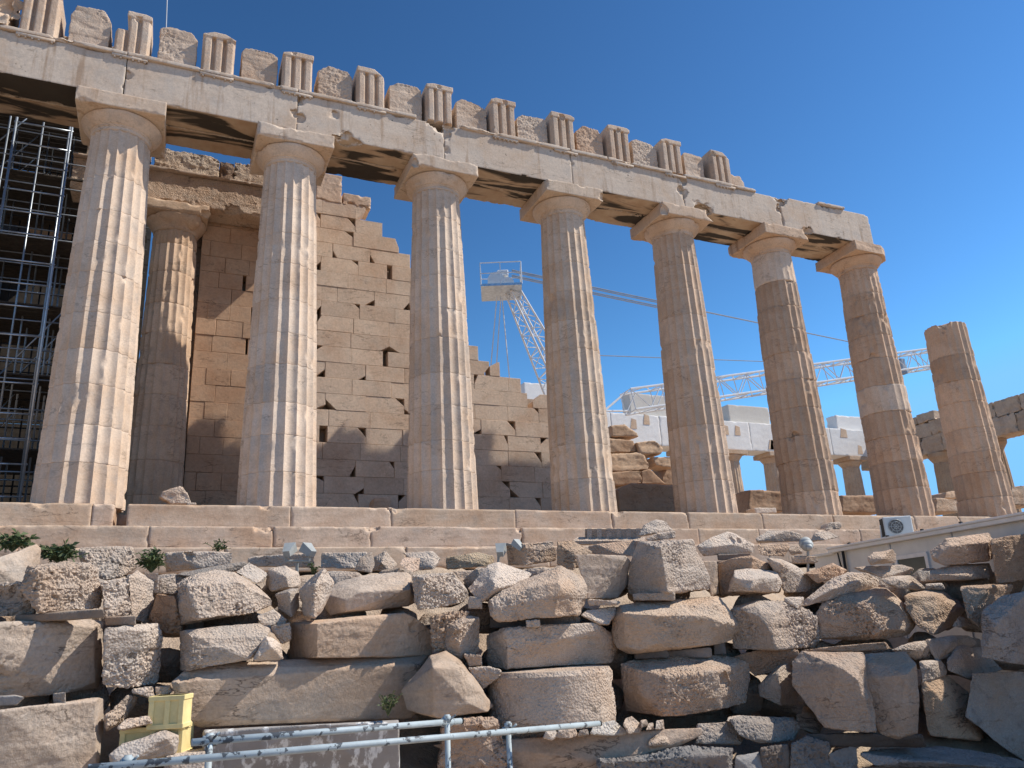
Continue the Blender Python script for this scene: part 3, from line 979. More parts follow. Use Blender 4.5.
# fallen stones and blocks standing on the temple floor
def floor_rock(name, label, pxs, Y, thick, mat, tint, seed, cat='stone block', voxel=.05, rough=.02):
    pts = []
    for i, (a, b) in enumerate(pxs):
        p = aty(a, b, Y); pts.append(p)
        c = aty(sum(x for x, _ in pxs) / len(pxs), sum(y for _, y in pxs) / len(pxs), Y)
        q = c + (p - c) * .93; q.y += thick; pts.append(q)
    me = remesh(MB().hull(pts).mesh(name), voxel)
    weather(me, seed, thick, .02, .015, rough)
    o = link_mesh(name, me, mat, None, tint)
    return tag(o, label, cat)
FR = [
 ('ruin_stone', 'flat cracked stone on top of the stone heap right of the crane boom', [(610, 425), (625, 424), (638, 433), (639, 437), (612, 437)], 4.6, .8),
 ('ruin_stone', 'upper left tan stone of the heap right of the column before the crane', [(608, 438), (634, 440), (637, 452), (608, 453)], 4.5, .9),
 ('ruin_stone', 'loose tan stone at the right edge of the heap, below the white far beam', [(636, 442), (655, 440), (664, 448), (663, 454), (640, 454)], 4.4, .9),
 ('ruin_stone', 'broad tan stone in the middle of the heap seen between two columns', [(606, 453), (643, 452), (650, 465), (648, 470), (606, 472)], 4.4, 1.0),
 ('ruin_stone', 'small tan stone tucked right of the middle of the heap', [(652, 457), (672, 456), (674, 468), (656, 466)], 4.5, .8),
 ('ruin_stone', 'low left stone of the heap above the dark slab', [(606, 472), (641, 470), (642, 484), (606, 487)], 4.3, 1.1),
 ('ruin_stone', 'pointed tan stone lying on the right of the dark slab', [(641, 471), (650, 468), (667, 484), (642, 484)], 4.3, .8),
 ('ruin_stone', 'brown stone at the right of the heap, just above the dark slab', [(664, 462), (690, 458), (694, 485), (662, 485)], 4.9, .9),
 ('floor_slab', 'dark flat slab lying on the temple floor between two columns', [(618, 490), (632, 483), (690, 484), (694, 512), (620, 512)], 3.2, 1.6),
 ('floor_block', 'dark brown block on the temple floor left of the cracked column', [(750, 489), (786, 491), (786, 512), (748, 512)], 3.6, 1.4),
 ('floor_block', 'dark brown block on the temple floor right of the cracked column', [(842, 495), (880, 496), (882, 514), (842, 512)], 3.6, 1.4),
 ('floor_block', 'rough pale block on the temple floor left of the broken column stump', [(936, 498), (958, 499), (960, 513), (936, 513)], 2.6, 1.0),
 ('floor_block', 'small tan block leaning behind the battered column', [(946, 492), (956, 490), (958, 498), (945, 498)], 3.4, .8),
 ('floor_block', 'pale flat block right of the broken stump beside the hut roof', [(1012, 486), (1040, 484), (1040, 506), (1010, 505)], 4.0, 1.0),
]
for i, (n, t, p, Y, th) in enumerate(FR):
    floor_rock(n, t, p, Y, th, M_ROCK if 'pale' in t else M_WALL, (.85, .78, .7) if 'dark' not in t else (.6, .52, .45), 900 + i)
o = floor_rock('loose_stone', 'tilted broken drum fragment lying on the top step beside the notch', [(158, 497), (163, 491), (181, 486), (188, 493), (192, 503), (172, 504)], -.55, .45, M_ROCK, (1.08, 1.03, .98), 950, 'stone', .03)
o = floor_rock('loose_stone', 'thin flat flake on the top step right of the tilted drum fragment', [(186, 502), (196, 502), (197, 505), (188, 505.5)], -.9, .3, M_GREYROCK, .9, 951, 'stone', .02)
o = floor_rock('loose_stone', 'small pale slab on the top step between the last full columns', [(754, 508), (776, 507), (778, 513), (756, 514)], -.5, .45, M_ROCK, 1.05, 952, 'stone', .03)
o = floor_rock('loose_stone', 'small pale stone on the steps just left of the hut corner', [(826, 529), (830, 522), (840, 522), (841, 529)], -1.6, .35, M_ROCK, 1.0, 953, 'stone', .03)
o = floor_rock('loose_stone', 'broken lump on the top step left of the third column', [(388, 507), (396, 509), (401, 515), (390, 519)], -.98, .4, M_STEP, .95, 954, 'stone', .03)
o = floor_rock('loose_stone', 'low stone at the wall foot between the second and third columns', [(374, 497), (392, 496), (390, 510), (372, 510)], 2.8, .6, M_WALL, 1.0, 955, 'stone', .04)

# ------------------------------------------------------------------ far colonnade with restored white beam, and the end of the temple
FY = 29.5
def far_column(x, y, ztop, label, tint):
    root = empty('far_column', (x, y, 0))
    tag(root, label, 'column', 'far columns')
    fluted_drum('shaft', x, y, 0, ztop - .85, lambda z: .95 - .025 * z, int(x * 7), root, tint, M_OLDFAR, wear=.02, per=5, dz=.5)
    lathe('echinus', x, y, [(.70, ztop - .848), (.74, ztop - .75), (.98, ztop - .42), (.97, ztop - .35)], int(x), M_OLDFAR, root, tint, 32)
    MB().box((x - 1.03, y - 1.03, ztop - .345), (x + 1.03, y + 1.03, ztop), .02).build('abacus', M_OLDFAR, root, tint)
zb = aty(740, 450, FY - .9).z
fx = [aty(p, 480, FY).x for p in (668, 742, 771, 853)]
S2 = 4.3
xs0 = aty(853, 480, FY).x
for i, lab in enumerate(['far column just right of the cracked column, under the end of the white beam', 'far column hidden behind the cracked column', 'far column just left of the cracked column', 'far column at the right side of the brown shaded column', 'far column hidden behind the brown shaded column', 'far column behind the heap of tan stones']):
    far_column(xs0 - i * S2, FY, zb, lab + ', beyond the temple floor', (1.0, .95, .9))
xe = aty(868, 440, FY - .9).x
xb = xe
bi = 0
btxt = ['white restored beam block at the right end, behind the battered column', 'white restored beam block with patched old stone between two right columns', 'white restored beam block behind the cracked column', 'white restored beam block right of the brown shaded column', 'white restored beam block left of the brown shaded column', 'white restored beam block above the heap of tan stones', 'white restored beam block hidden behind the crane column']
while bi < 7:
    w = 4.3
    root = worn_box('far_beam_block', (xb - w + .02, FY - .9, zb + .005), (xb - .02, FY + .9, zb + 2.35), .12, M_NEW, None, 1.0, seed=800 + bi, mid=.01, chip=.04)
    tag(root, btxt[bi], 'beam block', 'white far beam blocks')
    r = random.Random(bi + 3)
    for q in range(2):
        a = xb - r.uniform(.9, 3.4); zz = zb + r.choice([1.2, 1.6, .2])
        s = r.uniform(.5, 1.0)
        MB().hull([(a, FY - .93, zz), (a + s, FY - .93, zz), (a + s, FY - .93, zz + .7), (a + .3 * s, FY - .93, zz + .8), (a, FY - .5, zz), (a + s, FY - .5, zz), (a + s, FY - .5, zz + .7), (a + .3 * s, FY - .5, zz + .8)]).build('old_patch', M_OLDFAR, root, (1.2, 1.15, 1.1))
    xb -= w; bi += 1
for q, (pa, pb, ya, yb_, lab) in enumerate([(624, 674, 395, 409, 'grey stone course on the white beam behind the crane arm'), (722, 762, 406, 409, 'low grey stone course on the white beam right of the brown shaded column'), (829, 858, 416, 423, 'pale loose block on the white beam right of the cracked column'), (520, 560, 384, 404, 'white block far behind the ragged wall, left of the column before the crane')]):
    a = aty(pa, ya, FY + .2); b = aty(pb, ya, FY + .2)
    zt = aty((pa + pb) / 2, ya, FY - .4).z
    o = worn_box('far_course_stone', (a.x, FY - .5, zb + 2.36), (b.x, FY + .6, max(zt, zb + 2.6)), .12, M_NEW, None, (.78, .75, .70) if q < 2 else 1.0, seed=830 + q)
    tag(o, lab, 'stone block')
# end facade at far right, running towards the viewer
EX = 59.0
root = empty('end_facade', (EX, 22, 0))
tag(root, 'far end of the temple with a jagged beam on columns, behind the broken stump', 'ruined facade')
r = random.Random(77)
for course, (z0, z1) in enumerate([(9.0, 10.4), (10.41, 11.6), (11.61, 12.4)]):
    y = 30.5
    while y > (6 if course < 2 else 24):
        w = r.uniform(1.6, 3.4) if course < 2 else r.uniform(.9, 1.8)
        zt = z1 - (r.uniform(0, .4) if course == 2 else 0)
        if not (course == 2 and r.random() < .12):
            worn_box('beam_stone', (EX - .9 + r.uniform(-.05, .05), y - w + .02, z0), (EX + .9, y - .02, zt), .14, M_OLDFAR, root, r.uniform(.8, 1.0), seed=r.randint(0, 999), chip=.16, mid=.05)
        y -= w
for i in range(5):
    y = 27.6 - i * 4.4
    fluted_drum('column_shaft', EX, y, 0, 8.2, lambda z: .95 - .028 * z, 60 + i, root, (.85, .78, .7), M_OLDFAR, wear=.03, per=5, dz=.5)
    lathe('capital', EX, y, [(.70, 8.2), (.74, 8.3), (1.0, 8.7), (1.02, 8.99)], 61 + i, M_OLDFAR, root, (.85, .78, .7), 32)

# ------------------------------------------------------------------ scaffolding at left
def scaffold():
    root = empty('scaffold', (-2.5, 3, 0))
    tag(root, 'steel tube scaffolding with added dark shade boards filling the bay at the left edge', 'scaffolding')
    def P(px, py, Y): return aty(px, py, Y)
    a0, a1 = P(17, 118, 1.6), P(72, 128, 1.6)
    xl, xr = a0.x, a1.x
    zt = a0.z
    # front ladder frame
    for x in (xl, xr): MB().tube((x, 1.6, 0), (x, 1.6, zt + .1), .032, 8).build('standard', M_STEEL, root, 1.0, True)
    k = 0
    z = .55
    while z < zt:
        MB().tube((xl - .05, 1.6, z), (xr + .05, 1.6, z), .024, 8).build('rung', M_STEEL, root, 1.0, True)
        z += .62 if k % 3 else .78; k += 1
    # frames behind
    for y in (2.4, 3.5, 4.4, 5.6):
        for x in (-4.8, -3.9, -3.0, -2.2, -1.55, -.95, -.4, .2):
            MB().tube((x, y, 0), (x, y, 12.4), .026, 6).build('rear_standard', M_RUST if (y > 4.5) else M_STEEL, root, .7, True)
        mb = MB()
        for z in np.arange(.5, 12.4, .8): mb.tube((-5.2, y, z), (.6, y, z), .022, 6)
        mb.build('ledgers', M_STEEL if y < 4 else M_RUST, root, .6, True)
        for n in range(6): MB().tube((-4.8 + 1.3 * (n % 4), y + .04, n * 2.0), (-3.5 + 1.3 * (n % 4), y + .04, n * 2.0 + 2.0), .02, 6).build('brace', M_STEEL, root, .8, True)
    for z in np.arange(1.9, 12.2, 1.96):
        mb = MB()
        for q in range(14): mb.box((-7.5, 2.6 + q * .24, z), (.55 if 2.6 + q * .24 > 5.4 else .25, 2.6 + q * .24 + .225, z + .04))
        mb.build('shade_deck', M_SHADE_BOARD, root)  # dark decks added at each level to keep the bay in shade
    mb = MB()
    for q in range(12): mb.box((-8, 8.2, q * 1.0), (.55, 8.3, q * 1.0 + .97))
    mb.build('shade_backdrop', M_SHADE_BOARD, root)  # dark sheet added behind, standing for the unlit depth of the bay
scaffold()
o = worn_box('porch_pier', (-5.2, 6.2, 0), (-3.6, 7.6, 9.8), .08, M_WALL, None, (.6, .5, .42), seed=980)  # wall stone tinted darker to carry the shade of the bay
tag(o, 'stone pier coloured dark for shade behind the scaffolding at the left edge', 'pier')
o = worn_box('porch_pier_block', (-3.0, 6.6, 10.2), (-1.7, 7.8, 13.0), .08, M_ROCK, None, 1.0, seed=981)
tag(o, 'pale sunlit stone above the scaffolding below the left beam', 'stone block')

# ------------------------------------------------------------------ cranes beyond the temple
def lattice(mbs, A, B, wa, wb, n, up, rc, rl):
    A, B = Vector(A), Vector(B)
    d = (B - A).normalized()
    s = d.cross(Vector(up)).normalized()
    u = s.cross(d).normalized()
    ch = []
    for (i, j) in ((-1, -1), (1, -1), (1, 1), (-1, 1)):
        ch.append(lambda t, i=i, j=j: A.lerp(B, t) + (s * i + u * j) * (wa + (wb - wa) * t) / 2)
    c, l = mbs
    for f in ch: c.tube(f(0), f(1), rc, 6)
    for k in range(n):
        t0, t1 = k / n, (k + 1) / n
        for q in range(4):
            a, b = ch[q], ch[(q + 1) % 4]
            l.tube(a(t0), b(t1) if k % 2 else b(t0), rl, 5)
            if k % 2 == 0: l.tube(b(t0), a(t1), rl, 5)
root = empty('derrick_crane', at(566, 500, 42))
tag(root, 'white lattice crane boom with a railed head platform, between the two middle columns', 'crane')
c, l = MB(), MB()
hA, hB = at(600, 470, 42), at(511, 288, 38)
lattice((c, l), hA, hB, 1.9, .5, 18, (0, 1, 0), .05, .026)
c.build('chords', M_CRANE, root); l.build('lacing', M_CRANE, root)
H = at(503, 292, 38)
mb = MB()
m = Matrix.Translation(H) @ Matrix.Rotation(math.radians(-23), 4, 'Z')
mb.box((-1.05, -.9, -.06), (.9, .9, .06), 0, m)
mb.build('platform', M_STEEL, root, 1.2)
mb = MB()
for z in (.6, 1.15):
    for a, b in (((-1.05, -.9), (.9, -.9)), ((.9, -.9), (.9, .9)), ((.9, .9), (-1.05, .9)), ((-1.05, .9), (-1.05, -.9))):
        mb.tube(m @ Vector((*a, z)), m @ Vector((*b, z)), .025, 5)
for x, y in ((-1.05, -.9), (.9, -.9), (.9, .9), (-1.05, .9), (-.1, -.9)): mb.tube(m @ Vector((x, y, 0)), m @ Vector((x, y, 1.15)), .025, 5)
mb.build('railing', M_CRANE, root)
mb = MB()
mb.tube(m @ Vector((-.3, -.35, .5)), m @ Vector((-.3, .35, .5)), .42, 20)
mb.tube(m @ Vector((.25, -.3, .35)), m @ Vector((.25, .3, .35)), .3, 20)
mb.box((-.25, -.3, .75), (.3, .3, 1.05), .04, m)
mb.build('sheave_head', M_CRANE, root)
mb = MB()
for a, b in (((497, 296), (489, 388)), ((501, 296), (495, 390)), ((502, 298), (511, 395))): mb.tube(at(*a, 38), at(*b, 38), .028, 5)
mb.build('hoist_rope', M_CRANE, root)
mb = MB()
for dy in (0, 1.6, 5.2, 6.8): mb.tube(at(512, 270 + dy, 38), at(668, 303 + dy, 44), .035, 5)
mb.tube(at(668, 304, 44), at(860, 344, 60), .045, 5)
mb.tube(at(560, 354, 44), at(860, 365, 62), .03, 5)
mb.build('stay_cable', M_CABLE, root)
root = empty('tower_crane', at(948, 520, 62))
tag(root, 'long white lattice crane arm rising to the right behind the right columns', 'crane')
c, l = MB(), MB()
jA, jB = at(628, 402, 50), at(950, 356, 62)
lattice((c, l), jA, jB, 1.35, 1.35, 26, (0, 0, 1), .075, .035)
jT = at(604, 411, 49)
c.build('arm_chords', M_CRANE, root); l.build('arm_lacing', M_CRANE, root)
mb = MB()
for dz in (.7, -.6): mb.tube(jT, jA + Vector((0, 0, dz)), .07, 6)
mb.build('arm_tip', M_CRANE, root)
mb = MB()
tp = jA.lerp(jB, .42)
mb.box((tp.x - .15, tp.y - .15, tp.z + .7), (tp.x + .15, tp.y + .15, tp.z + 1.3)).tube(tp + Vector((0, 0, 1.3)), tp + Vector((-.2, 0, 1.8)), .05)
mb.build('signal_mast', M_CABLE, root)
t2 = jA.lerp(jB, .82)
mb = MB()
mb.box((t2.x - .18, t2.y - .18, t2.z - .9), (t2.x + .18, t2.y + .18, t2.z + .3))
mb.build('trolley', M_CABLE, root)
c, l = MB(), MB()
lattice((c, l), (jB.x, jB.y, -1.7), jB - Vector((0, 0, .7)), 1.2, 1.2, 18, (0, 1, 0), .06, .03)
c.build('mast_chords', M_CRANE, root); l.build('mast_lacing', M_CRANE, root)

# ------------------------------------------------------------------ marble blocks stacked in front of the steps
TILES = {'A': (0, 500), 'B': (180, 500), 'C': (360, 500), 'D': (540, 500), 'E': (720, 500), 'F': (824, 500),
         'G': (0, 618), 'H': (180, 618), 'I': (360, 618), 'J': (540, 618), 'K': (720, 618), 'L': (824, 618)}
K_ = 1 / 5.12
MATS = {'r': M_ROCK, 's': M_SMOOTH, 'g': M_GREYROCK, 'd': M_DARK, 'e': M_STEP, 'c': M_DRIP}
rock_n = [0]
def rock(tile, spec, off, label, mat='r', tint=1.0, rough=.022, thick=None, name='marble_block', cat='stone block', low=.012, mid=.014, vox=1.15, bites=(), lit=False):
    """spec: outline points 'x,y' or 'x,y:d' (d = metres further back), '*x,y' = points of the nearest edges;
    '|' joins several solids of one stone"""
    ox, oy = TILES[tile]
    rock_n[0] += 1
    mb = MB()
    allx = []
    for grp in spec.split('|'):
        P = []
        for w in grp.split():
            ridge = w[0] == '*'
            w = w.lstrip('*')
            a = w.split(':')
            d = float(a[1]) if len(a) > 1 else 0.0
            x, y = a[0].split(',')
            P.append((ox + float(x) * K_, oy + float(y) * K_, d, ridge))
        cx = sum(p[0] for p in P) / len(P); cy = sum(p[1] for p in P) / len(P)
        D = 8.0 + .0045 * cx + off
        wpx = max(p[0] for p in P) - min(p[0] for p in P); hpx = max(p[1] for p in P) - min(p[1] for p in P)
        m = D / FPX
        th = thick or max(.3, .85 * min(wpx, 1.7 * hpx) * m)
        pts = []
        for px, py, d, ridge in P:
            pts.append(at(px, py, D + d))
            if not ridge:
                qx, qy = cx + (px - cx) * .88, cy + (py - cy) * .95
                pts.append(at(qx, qy, D + d * .5 + th))
        mb.hull(pts)
        allx.append((wpx * hpx, wpx * m, D))
    _, size, D = max(allx)
    if len(allx) == 1 and mat in 'rg' and size > .35:         # fracture facets knocked off the corners
        rc = random.Random(rock_n[0] * 13 + 5)
        for q in range(6):
            n = Vector((rc.gauss(0, 1), rc.gauss(-.5, .7), rc.gauss(.1, .9))).normalized()
            h = max(v.co.dot(n) for v in mb.bm.verts)
            mb.clip(n * (h - size * rc.uniform(.015, .05)), n)
    me = remesh(mb.mesh(name), max(.016, vox * D / FPX))
    rs = .94 + .12 * random.Random(rock_n[0] * 7).random()
    t = (tint, tint, tint) if isinstance(tint, (int, float)) else tint
    bt = [(tuple(at(ox + b[0] * K_, oy + b[1] * K_, D + b[2])), b[3]) for b in bites]
    sz = min(size, 1.6)
    if mat == 's': low, mid = low * .6, mid * .55
    weather(me, rock_n[0] * 3 + 1, sz, low, mid, rough, bt)
    o = link_mesh(name, me, MATS[mat], None, (t[0] * rs, t[1] * rs, t[2] * rs), mat == 's')
    return tag(o, label, cat, 'marble blocks stacked in front of the steps' if name == 'marble_block' else None)

# left edge
rock('A', '-90,320 0,288:.3 190,225:.9 215,250:.95 205,330:.9 130,345:.6 110,432:.4 -90,480', 1.4, 'pale leaning slab with streaked face at the left edge, below the green weed', 's', 1.08, .004, thick=.35)
rock('A', '-60,440 60,440 110,435 180,560:.2 185,585:.2 -60,600', 1.0, 'rough block with a dark round hole, under the leaning slab at the left edge', bites=[(5, 500, -.1, .25)])
rock('A', '140,335:.15 345,318:.45 470,325:.75 518,345:.95 515,555:.95 400,562:.5 200,578 105,455 *200,350:.05 *440,345:.55', .62, 'pitted boxy block resting on a timber beam, upper left', rough=.035)
rock('A', '405,250 500,240:.35 690,238:.6 705,345:.6 620,395:.3 520,415 415,330 *420,262:0', 2.6, 'pitted block between two green weeds at upper left', rough=.03)
rock('A', '515,422 660,395:.3 672,590:.3 540,600', 1.1, 'narrow rough block with a smooth pale patch, right of the boxy block on timber', rough=.03)
rock('A', '655,395 700,360:.25 790,418:.5 797,520:.5 757,590:.45 752,632:.4 670,608', 1.25, 'rounded pale block leaning against a narrow rough block at left', rough=.018)
rock('A', '75,592 530,558 540,605 80,627', .72, 'grey timber beam under the boxy block at left', 'd', (1.5, 1.35, 1.2), .004, thick=.3, name='timber_beam', cat='timber', low=.004, mid=.004)
rock('A', '535,598 695,593 697,640 540,642', .75, 'short grey timber beam under the narrow rough block at left', 'd', (1.6, 1.45, 1.3), .004, thick=.3, name='timber_beam', cat='timber', low=.004, mid=.004)
rock('G', '-90,30 60,20:.2 450,4:.95 535,16:1.15 535,250:1.15 500,362:1.0 330,388:.6 -90,425:.1 *-60,45 *480,45:.85 *490,330:.85 *-60,240 *200,300:.35', .35, 'large pale block with cracked face and undercut base at the left edge', 's', 1.04, .012, bites=[(40, 330, -.05, .3), (290, 225, .08, .1)])
rock('G', '536,52 700,40:.3 810,25:.6 832,95:.65 825,312:.65 790,342:.55 650,358:.2 522,342 *545,70:0 *750,60:.3', .45, 'pitted block with a smooth pale right edge, right of the large cracked block', rough=.03)
rock('G', '-90,478 0,470 510,404:.85 540,410:1.15 530,560:1.15 503,770:1.1 490,860:.75 -90,860 *490,425:.75 *-80,490', -.2, 'big sawn slab with a narrow lit right edge at the bottom left corner', 's', 1.0, .008)
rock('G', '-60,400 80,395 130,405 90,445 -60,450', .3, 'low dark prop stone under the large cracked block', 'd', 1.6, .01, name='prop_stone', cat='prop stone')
rock('G', '270,386 335,380 337,436 272,442', .3, 'small square grey prop between two big slabs at bottom left', 'g', .85, .004, name='prop_stone', cat='prop stone', low=.004, mid=.003)
rock('G', '535,500 655,388:.3 720,402:.5 700,440:.5 625,530:.3 540,585 *545,510', .3, 'small slanted rough stone left of the yellow crates', rough=.03)
rock('G', '670,362 790,345:.1 787,412:.1 720,392 672,386', .55, 'small flat pale stone behind the slanted rough stone by the crates', tint=1.1, name='rubble_stone', cat='stone')
rock('G', '790,352 878,344:.1 882,385:.1 800,412', .58, 'small bright stone directly above the yellow crates', tint=1.15, name='rubble_stone', cat='stone')
rock('G', '590,562 640,522:.15 770,505:.3 782,540:.3 625,572', .05, 'thin bright flake beside the yellow crates', tint=1.08, name='rubble_stone', cat='stone', thick=.3)
rock('G', '550,705 620,642:.1 850,578:.4 916,602:.55 905,690:.5 620,760 565,745 *580,700 *860,610:.3', -.25, 'grey pointed stone in front of the yellow crates', 'g', 1.15, .025)
rock('A', '760,600:.2 800,480:.2 895,488 908,600 932,682:.1 850,690', 1.2, 'brown rough stone between the rounded pale block and the leaning boulder', tint=(.82, .68, .56), rough=.04)
rock('A', '735,370 815,370 810,476 790,478', 1.7, 'small pale upright slab below the bushy weed at left', tint=1.0, rough=.004, name='rubble_stone', cat='stone')
rock('A', '820,402 900,384:.2 905,482:.2 815,477', 1.8, 'small chipped block right of the pale upright slab at left', rough=.02, name='rubble_stone', cat='stone')
rock('A', '845,270 940,265 1192,268:.3 1196,330:.3 1000,352 842,372 *850,318 *960,300', 2.9, 'chipped bright block right of the bushy weed', tint=1.05, rough=.012, bites=[(955, 285, -.15, .22)])
# left middle
rock('B', '-15,430:.4 0,428:.42 78,385:.55 180,360:.7 280,370:.8 400,440:.8 480,512:.8 476,545:.8 380,582:.55 100,605 0,642:.3 *38,438:.12 *300,420:.45 *70,600', .72, 'leaning boulder with coarse pitted face and slanting bright top, left of centre', rough=.045)
rock('B', '-60,395 0,370:.2 340,318:.5 352,350:.5 90,388 0,402', 1.9, 'thin dark slab lying behind the leaning boulder', 'g', .75, .006, thick=.7)
rock('B', '280,367 352,315:.3 455,376:.4 428,422:.3 395,432', 1.6, 'pale wedge stone above the leaning boulder on its right', tint=1.05, name='rubble_stone', cat='stone')
rock('B', '440,432:.2 452,350:.25 540,338:.35 607,370:.5 622,440:.5 470,466 *545,395 *560,452', 1.8, 'faceted stone below the twin floodlight', tint=1.03, rough=.01)
rock('B', '488,482:.2 560,450:.2 612,446:.35 614,545:.35 572,602 500,560:.1 *560,475', 1.3, 'grey shaded stone left of the pointed upright stone', 'g', 1.0, .015)
rock('B', '388,592 480,555:.2 555,610:.3 550,642:.3 418,645', 1.0, 'small brown lump under the right tip of the leaning boulder', rough=.03, name='rubble_stone', cat='stone')
rock('B', '608,462:.45 742,335:.35 790,420:.5 742,482:.4 736,560:.35 690,608 632,592:.3 *690,430 *665,590', .95, 'upright pointed stone right of centre left, like a shark fin', tint=1.03, rough=.02)
rock('B', '735,482:.45 800,420:.7 920,385:.8 1160,364:.9 1188,385:.9 1212,525:.7 1170,542:.55 960,566:.2 770,592:.15 742,562:.4 *850,512 *920,470:.08 *1180,458:.4 *850,572', 1.25, 'long block with sloping sunlit top and a small square socket in its face', 's', 1.06, .012)
rock('B', '562,630:.7 640,618:.6 700,632 900,600:.5 1150,578:.9 1205,600:1.0 1290,662:1.2 1292,796:1.2 700,812 562,816:.7', .55, 'big smooth block crossed by a diagonal shadow, with a dark brown left end', 's', (1.12, 1.02, .93), .008, bites=[(1210, 650, .95, .1)])
rock('H', '-10,62:.4 40,55:.15 230,33:.4 292,76:.45 410,25:.7 462,62:.7 440,100:.5 380,216:.3 100,232:.1 50,270 0,270:.4 *62,95', .5, 'rough block with uneven broken top above the long beam', rough=.035)
rock('H', '375,218 435,85:.1 520,130:.35 532,212:.35 *470,150:.05', .45, 'bright triangular chunk on the long beam, right of the rough block', tint=1.12, rough=.006, name='rubble_stone', cat='stone')
rock('H', '460,40 565,20 565,110 520,130', 1.0, 'shaded stone seen in the gap above the bright triangular chunk', tint=.9, name='rubble_stone', cat='stone')
rock('H', '-45,330 20,272:.25 130,235:.4 640,208:1.2 1120,188:1.8 1275,185:1.95 1262,440:1.75 1180,512:1.55 600,528:.8 100,562:.15 20,530 *-10,328 *300,258:.45 *1230,235:1.6 *600,490:.75 *60,525:.08', .1, 'long straight marble beam lying across the lower left', 's', (1.14, 1.10, 1.06), .003, mid=.003, bites=[(680, 300, .05, .12), (30, 255, .1, .16)])
rock('H', '118,575:.1 640,548:.1 1120,522:.6 1128,860:.6 112,860 *130,592 *1115,540:.5', -.3, 'flat grey concrete slab streaked with white drips behind the pipe railing', 'c', (1, 1, 1), .0, name='concrete_slab', cat='slab', low=.003, mid=.004)
rock('I', '212,372:.5 360,190:.55 440,165:.75 512,212:.75 600,330:.6 688,452:.55 652,482:.35 400,514 240,472:.3 *372,250 *500,262:.2 *370,500 *560,440:.15', -.05, 'pyramid shaped boulder in front of the right end of the long beam', 's', (1.0, .95, .9), .008)
# upper centre, near the steps
rock('B', '345,290 690,270:.2 692,348:.2 350,342', 4.4, 'low pale beam at the foot of the steps behind the twin floodlight', tint=1.0, rough=.01)
rock('B', '720,268:.1 960,265:.2 972,302:.2 900,352 720,352', 4.2, 'thin flat slab at the foot of the steps right of the twin floodlight', tint=1.03, rough=.01)
rock('B', '760,370 895,370 900,420 770,425', 2.6, 'low gravelly stone behind the pointed upright stone', tint=.95, rough=.03, name='rubble_stone', cat='stone')
rock('C', '-30,360 0,300:.1 60,265:.3 75,330:.3 60,375', 2.5, 'dark chipped stone behind the long block with a socket', 'g', .8, .02, name='rubble_stone', cat='stone')
rock('C', '52,365:.2 55,292:.2 130,258:.2 197,330:.4 150,367 *110,320', 3.2, 'white topped jagged stone at the foot of the steps left of centre', tint=1.05, rough=.012, name='rubble_stone', cat='stone')
rock('C', '198,330 215,295:.2 310,298:.3 306,362:.2 258,378', 2.4, 'small pinkish bright stone behind the long block with a socket', tint=(1.12, 1.0, .92), rough=.01, name='rubble_stone', cat='stone')
rock('C', '212,268:.1 372,263:.2 412,302:.3 382,352 308,357 300,312', 3.4, 'tan slab with a pointed right end at the foot of the steps', tint=1.0, rough=.01)
rock('C', '432,292 600,264:.25 692,290:.4 682,342:.2 440,357', 3.6, 'greenish brown long stone at the foot of the steps left of the small grey block', tint=(.9, .85, .72), rough=.01)
rock('C', '470,365 620,354:.2 627,402:.2 552,437 498,395', 2.6, 'flat sunlit stone in front of the greenish brown long stone', tint=1.06, rough=.006, name='rubble_stone', cat='stone')
rock('C', '752,230:.4 845,222 995,208:.4 1007,310:.4 850,332 760,332:.35', 3.0, 'squared grey faced block with tan left side, right of the single floodlight', 'g', (1.15, 1.1, 1.05), .02)
rock('C', '695,240 720,215 815,225 800,240', 3.4, 'bluish stone flake behind the single floodlight at centre', 'g', 1.1, .006, name='rubble_stone', cat='stone')
# centre
rock('C', '265,382:.35 480,368:.5 560,482:.6 540,522:.5 420,552:.25 300,562 275,520:.3 *325,400', .9, 'boulder with dark pits left of the central stack', rough=.035, bites=[(500, 470, .2, .13), (400, 510, .05, .15)])
rock('C', '548,452:.35 640,388:.45 650,328:.6 712,313:.7 882,376:.8 860,412:.6 760,452:.3 700,472:.1 618,524 560,472:.2 *690,392:.1 *690,460', 1.1, 'boulder with a bright bare top above the central stack', tint=1.08, rough=.006)
rock('C', '556,490 622,500 632,560 556,560', 1.2, 'small pale stone wedged left of the layered grey stone', tint=1.05, rough=.004, name='rubble_stone', cat='stone')
rock('C', '648,520:.15 770,432:.55 880,402:.6 1000,352:.75 1030,336:.8 1137,395:.85 1164,442:.75 1158,540:.6 1122,592:.4 1000,602:.15 700,622 660,580 *700,545 *900,455:.1 *1010,440:.15 *1100,470:.4', .62, 'layered stone with grey lichened slope, top of the central stack', 'g', (1.25, 1.15, 1.05), .018)
rock('C', '845,612 925,610 927,650 850,652', .72, 'small bright rough prop inside the central stack', tint=1.1, name='prop_stone', cat='prop stone')
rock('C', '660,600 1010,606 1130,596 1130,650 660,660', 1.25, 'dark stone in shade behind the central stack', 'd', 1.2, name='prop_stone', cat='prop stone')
rock('C', '636,690:.35 712,664:.1 920,640:.4 1200,630:.6 1306,690:1.05 1326,802:1.05 1290,832:.9 920,862:.3 740,876 650,852:.3 *722,694:0 *1020,682:.4 *1190,722:.65 *735,866', .5, 'squared slab in the middle of the central stack, above the round drum', 'g', (1.25, 1.17, 1.08), .02)
rock('C', '428,632:.3 540,590:.45 612,602:.5 606,792:.5 520,812:.15 430,772:.2 *490,650', .75, 'coarse gravelly block left of the slab of the central stack', rough=.05)
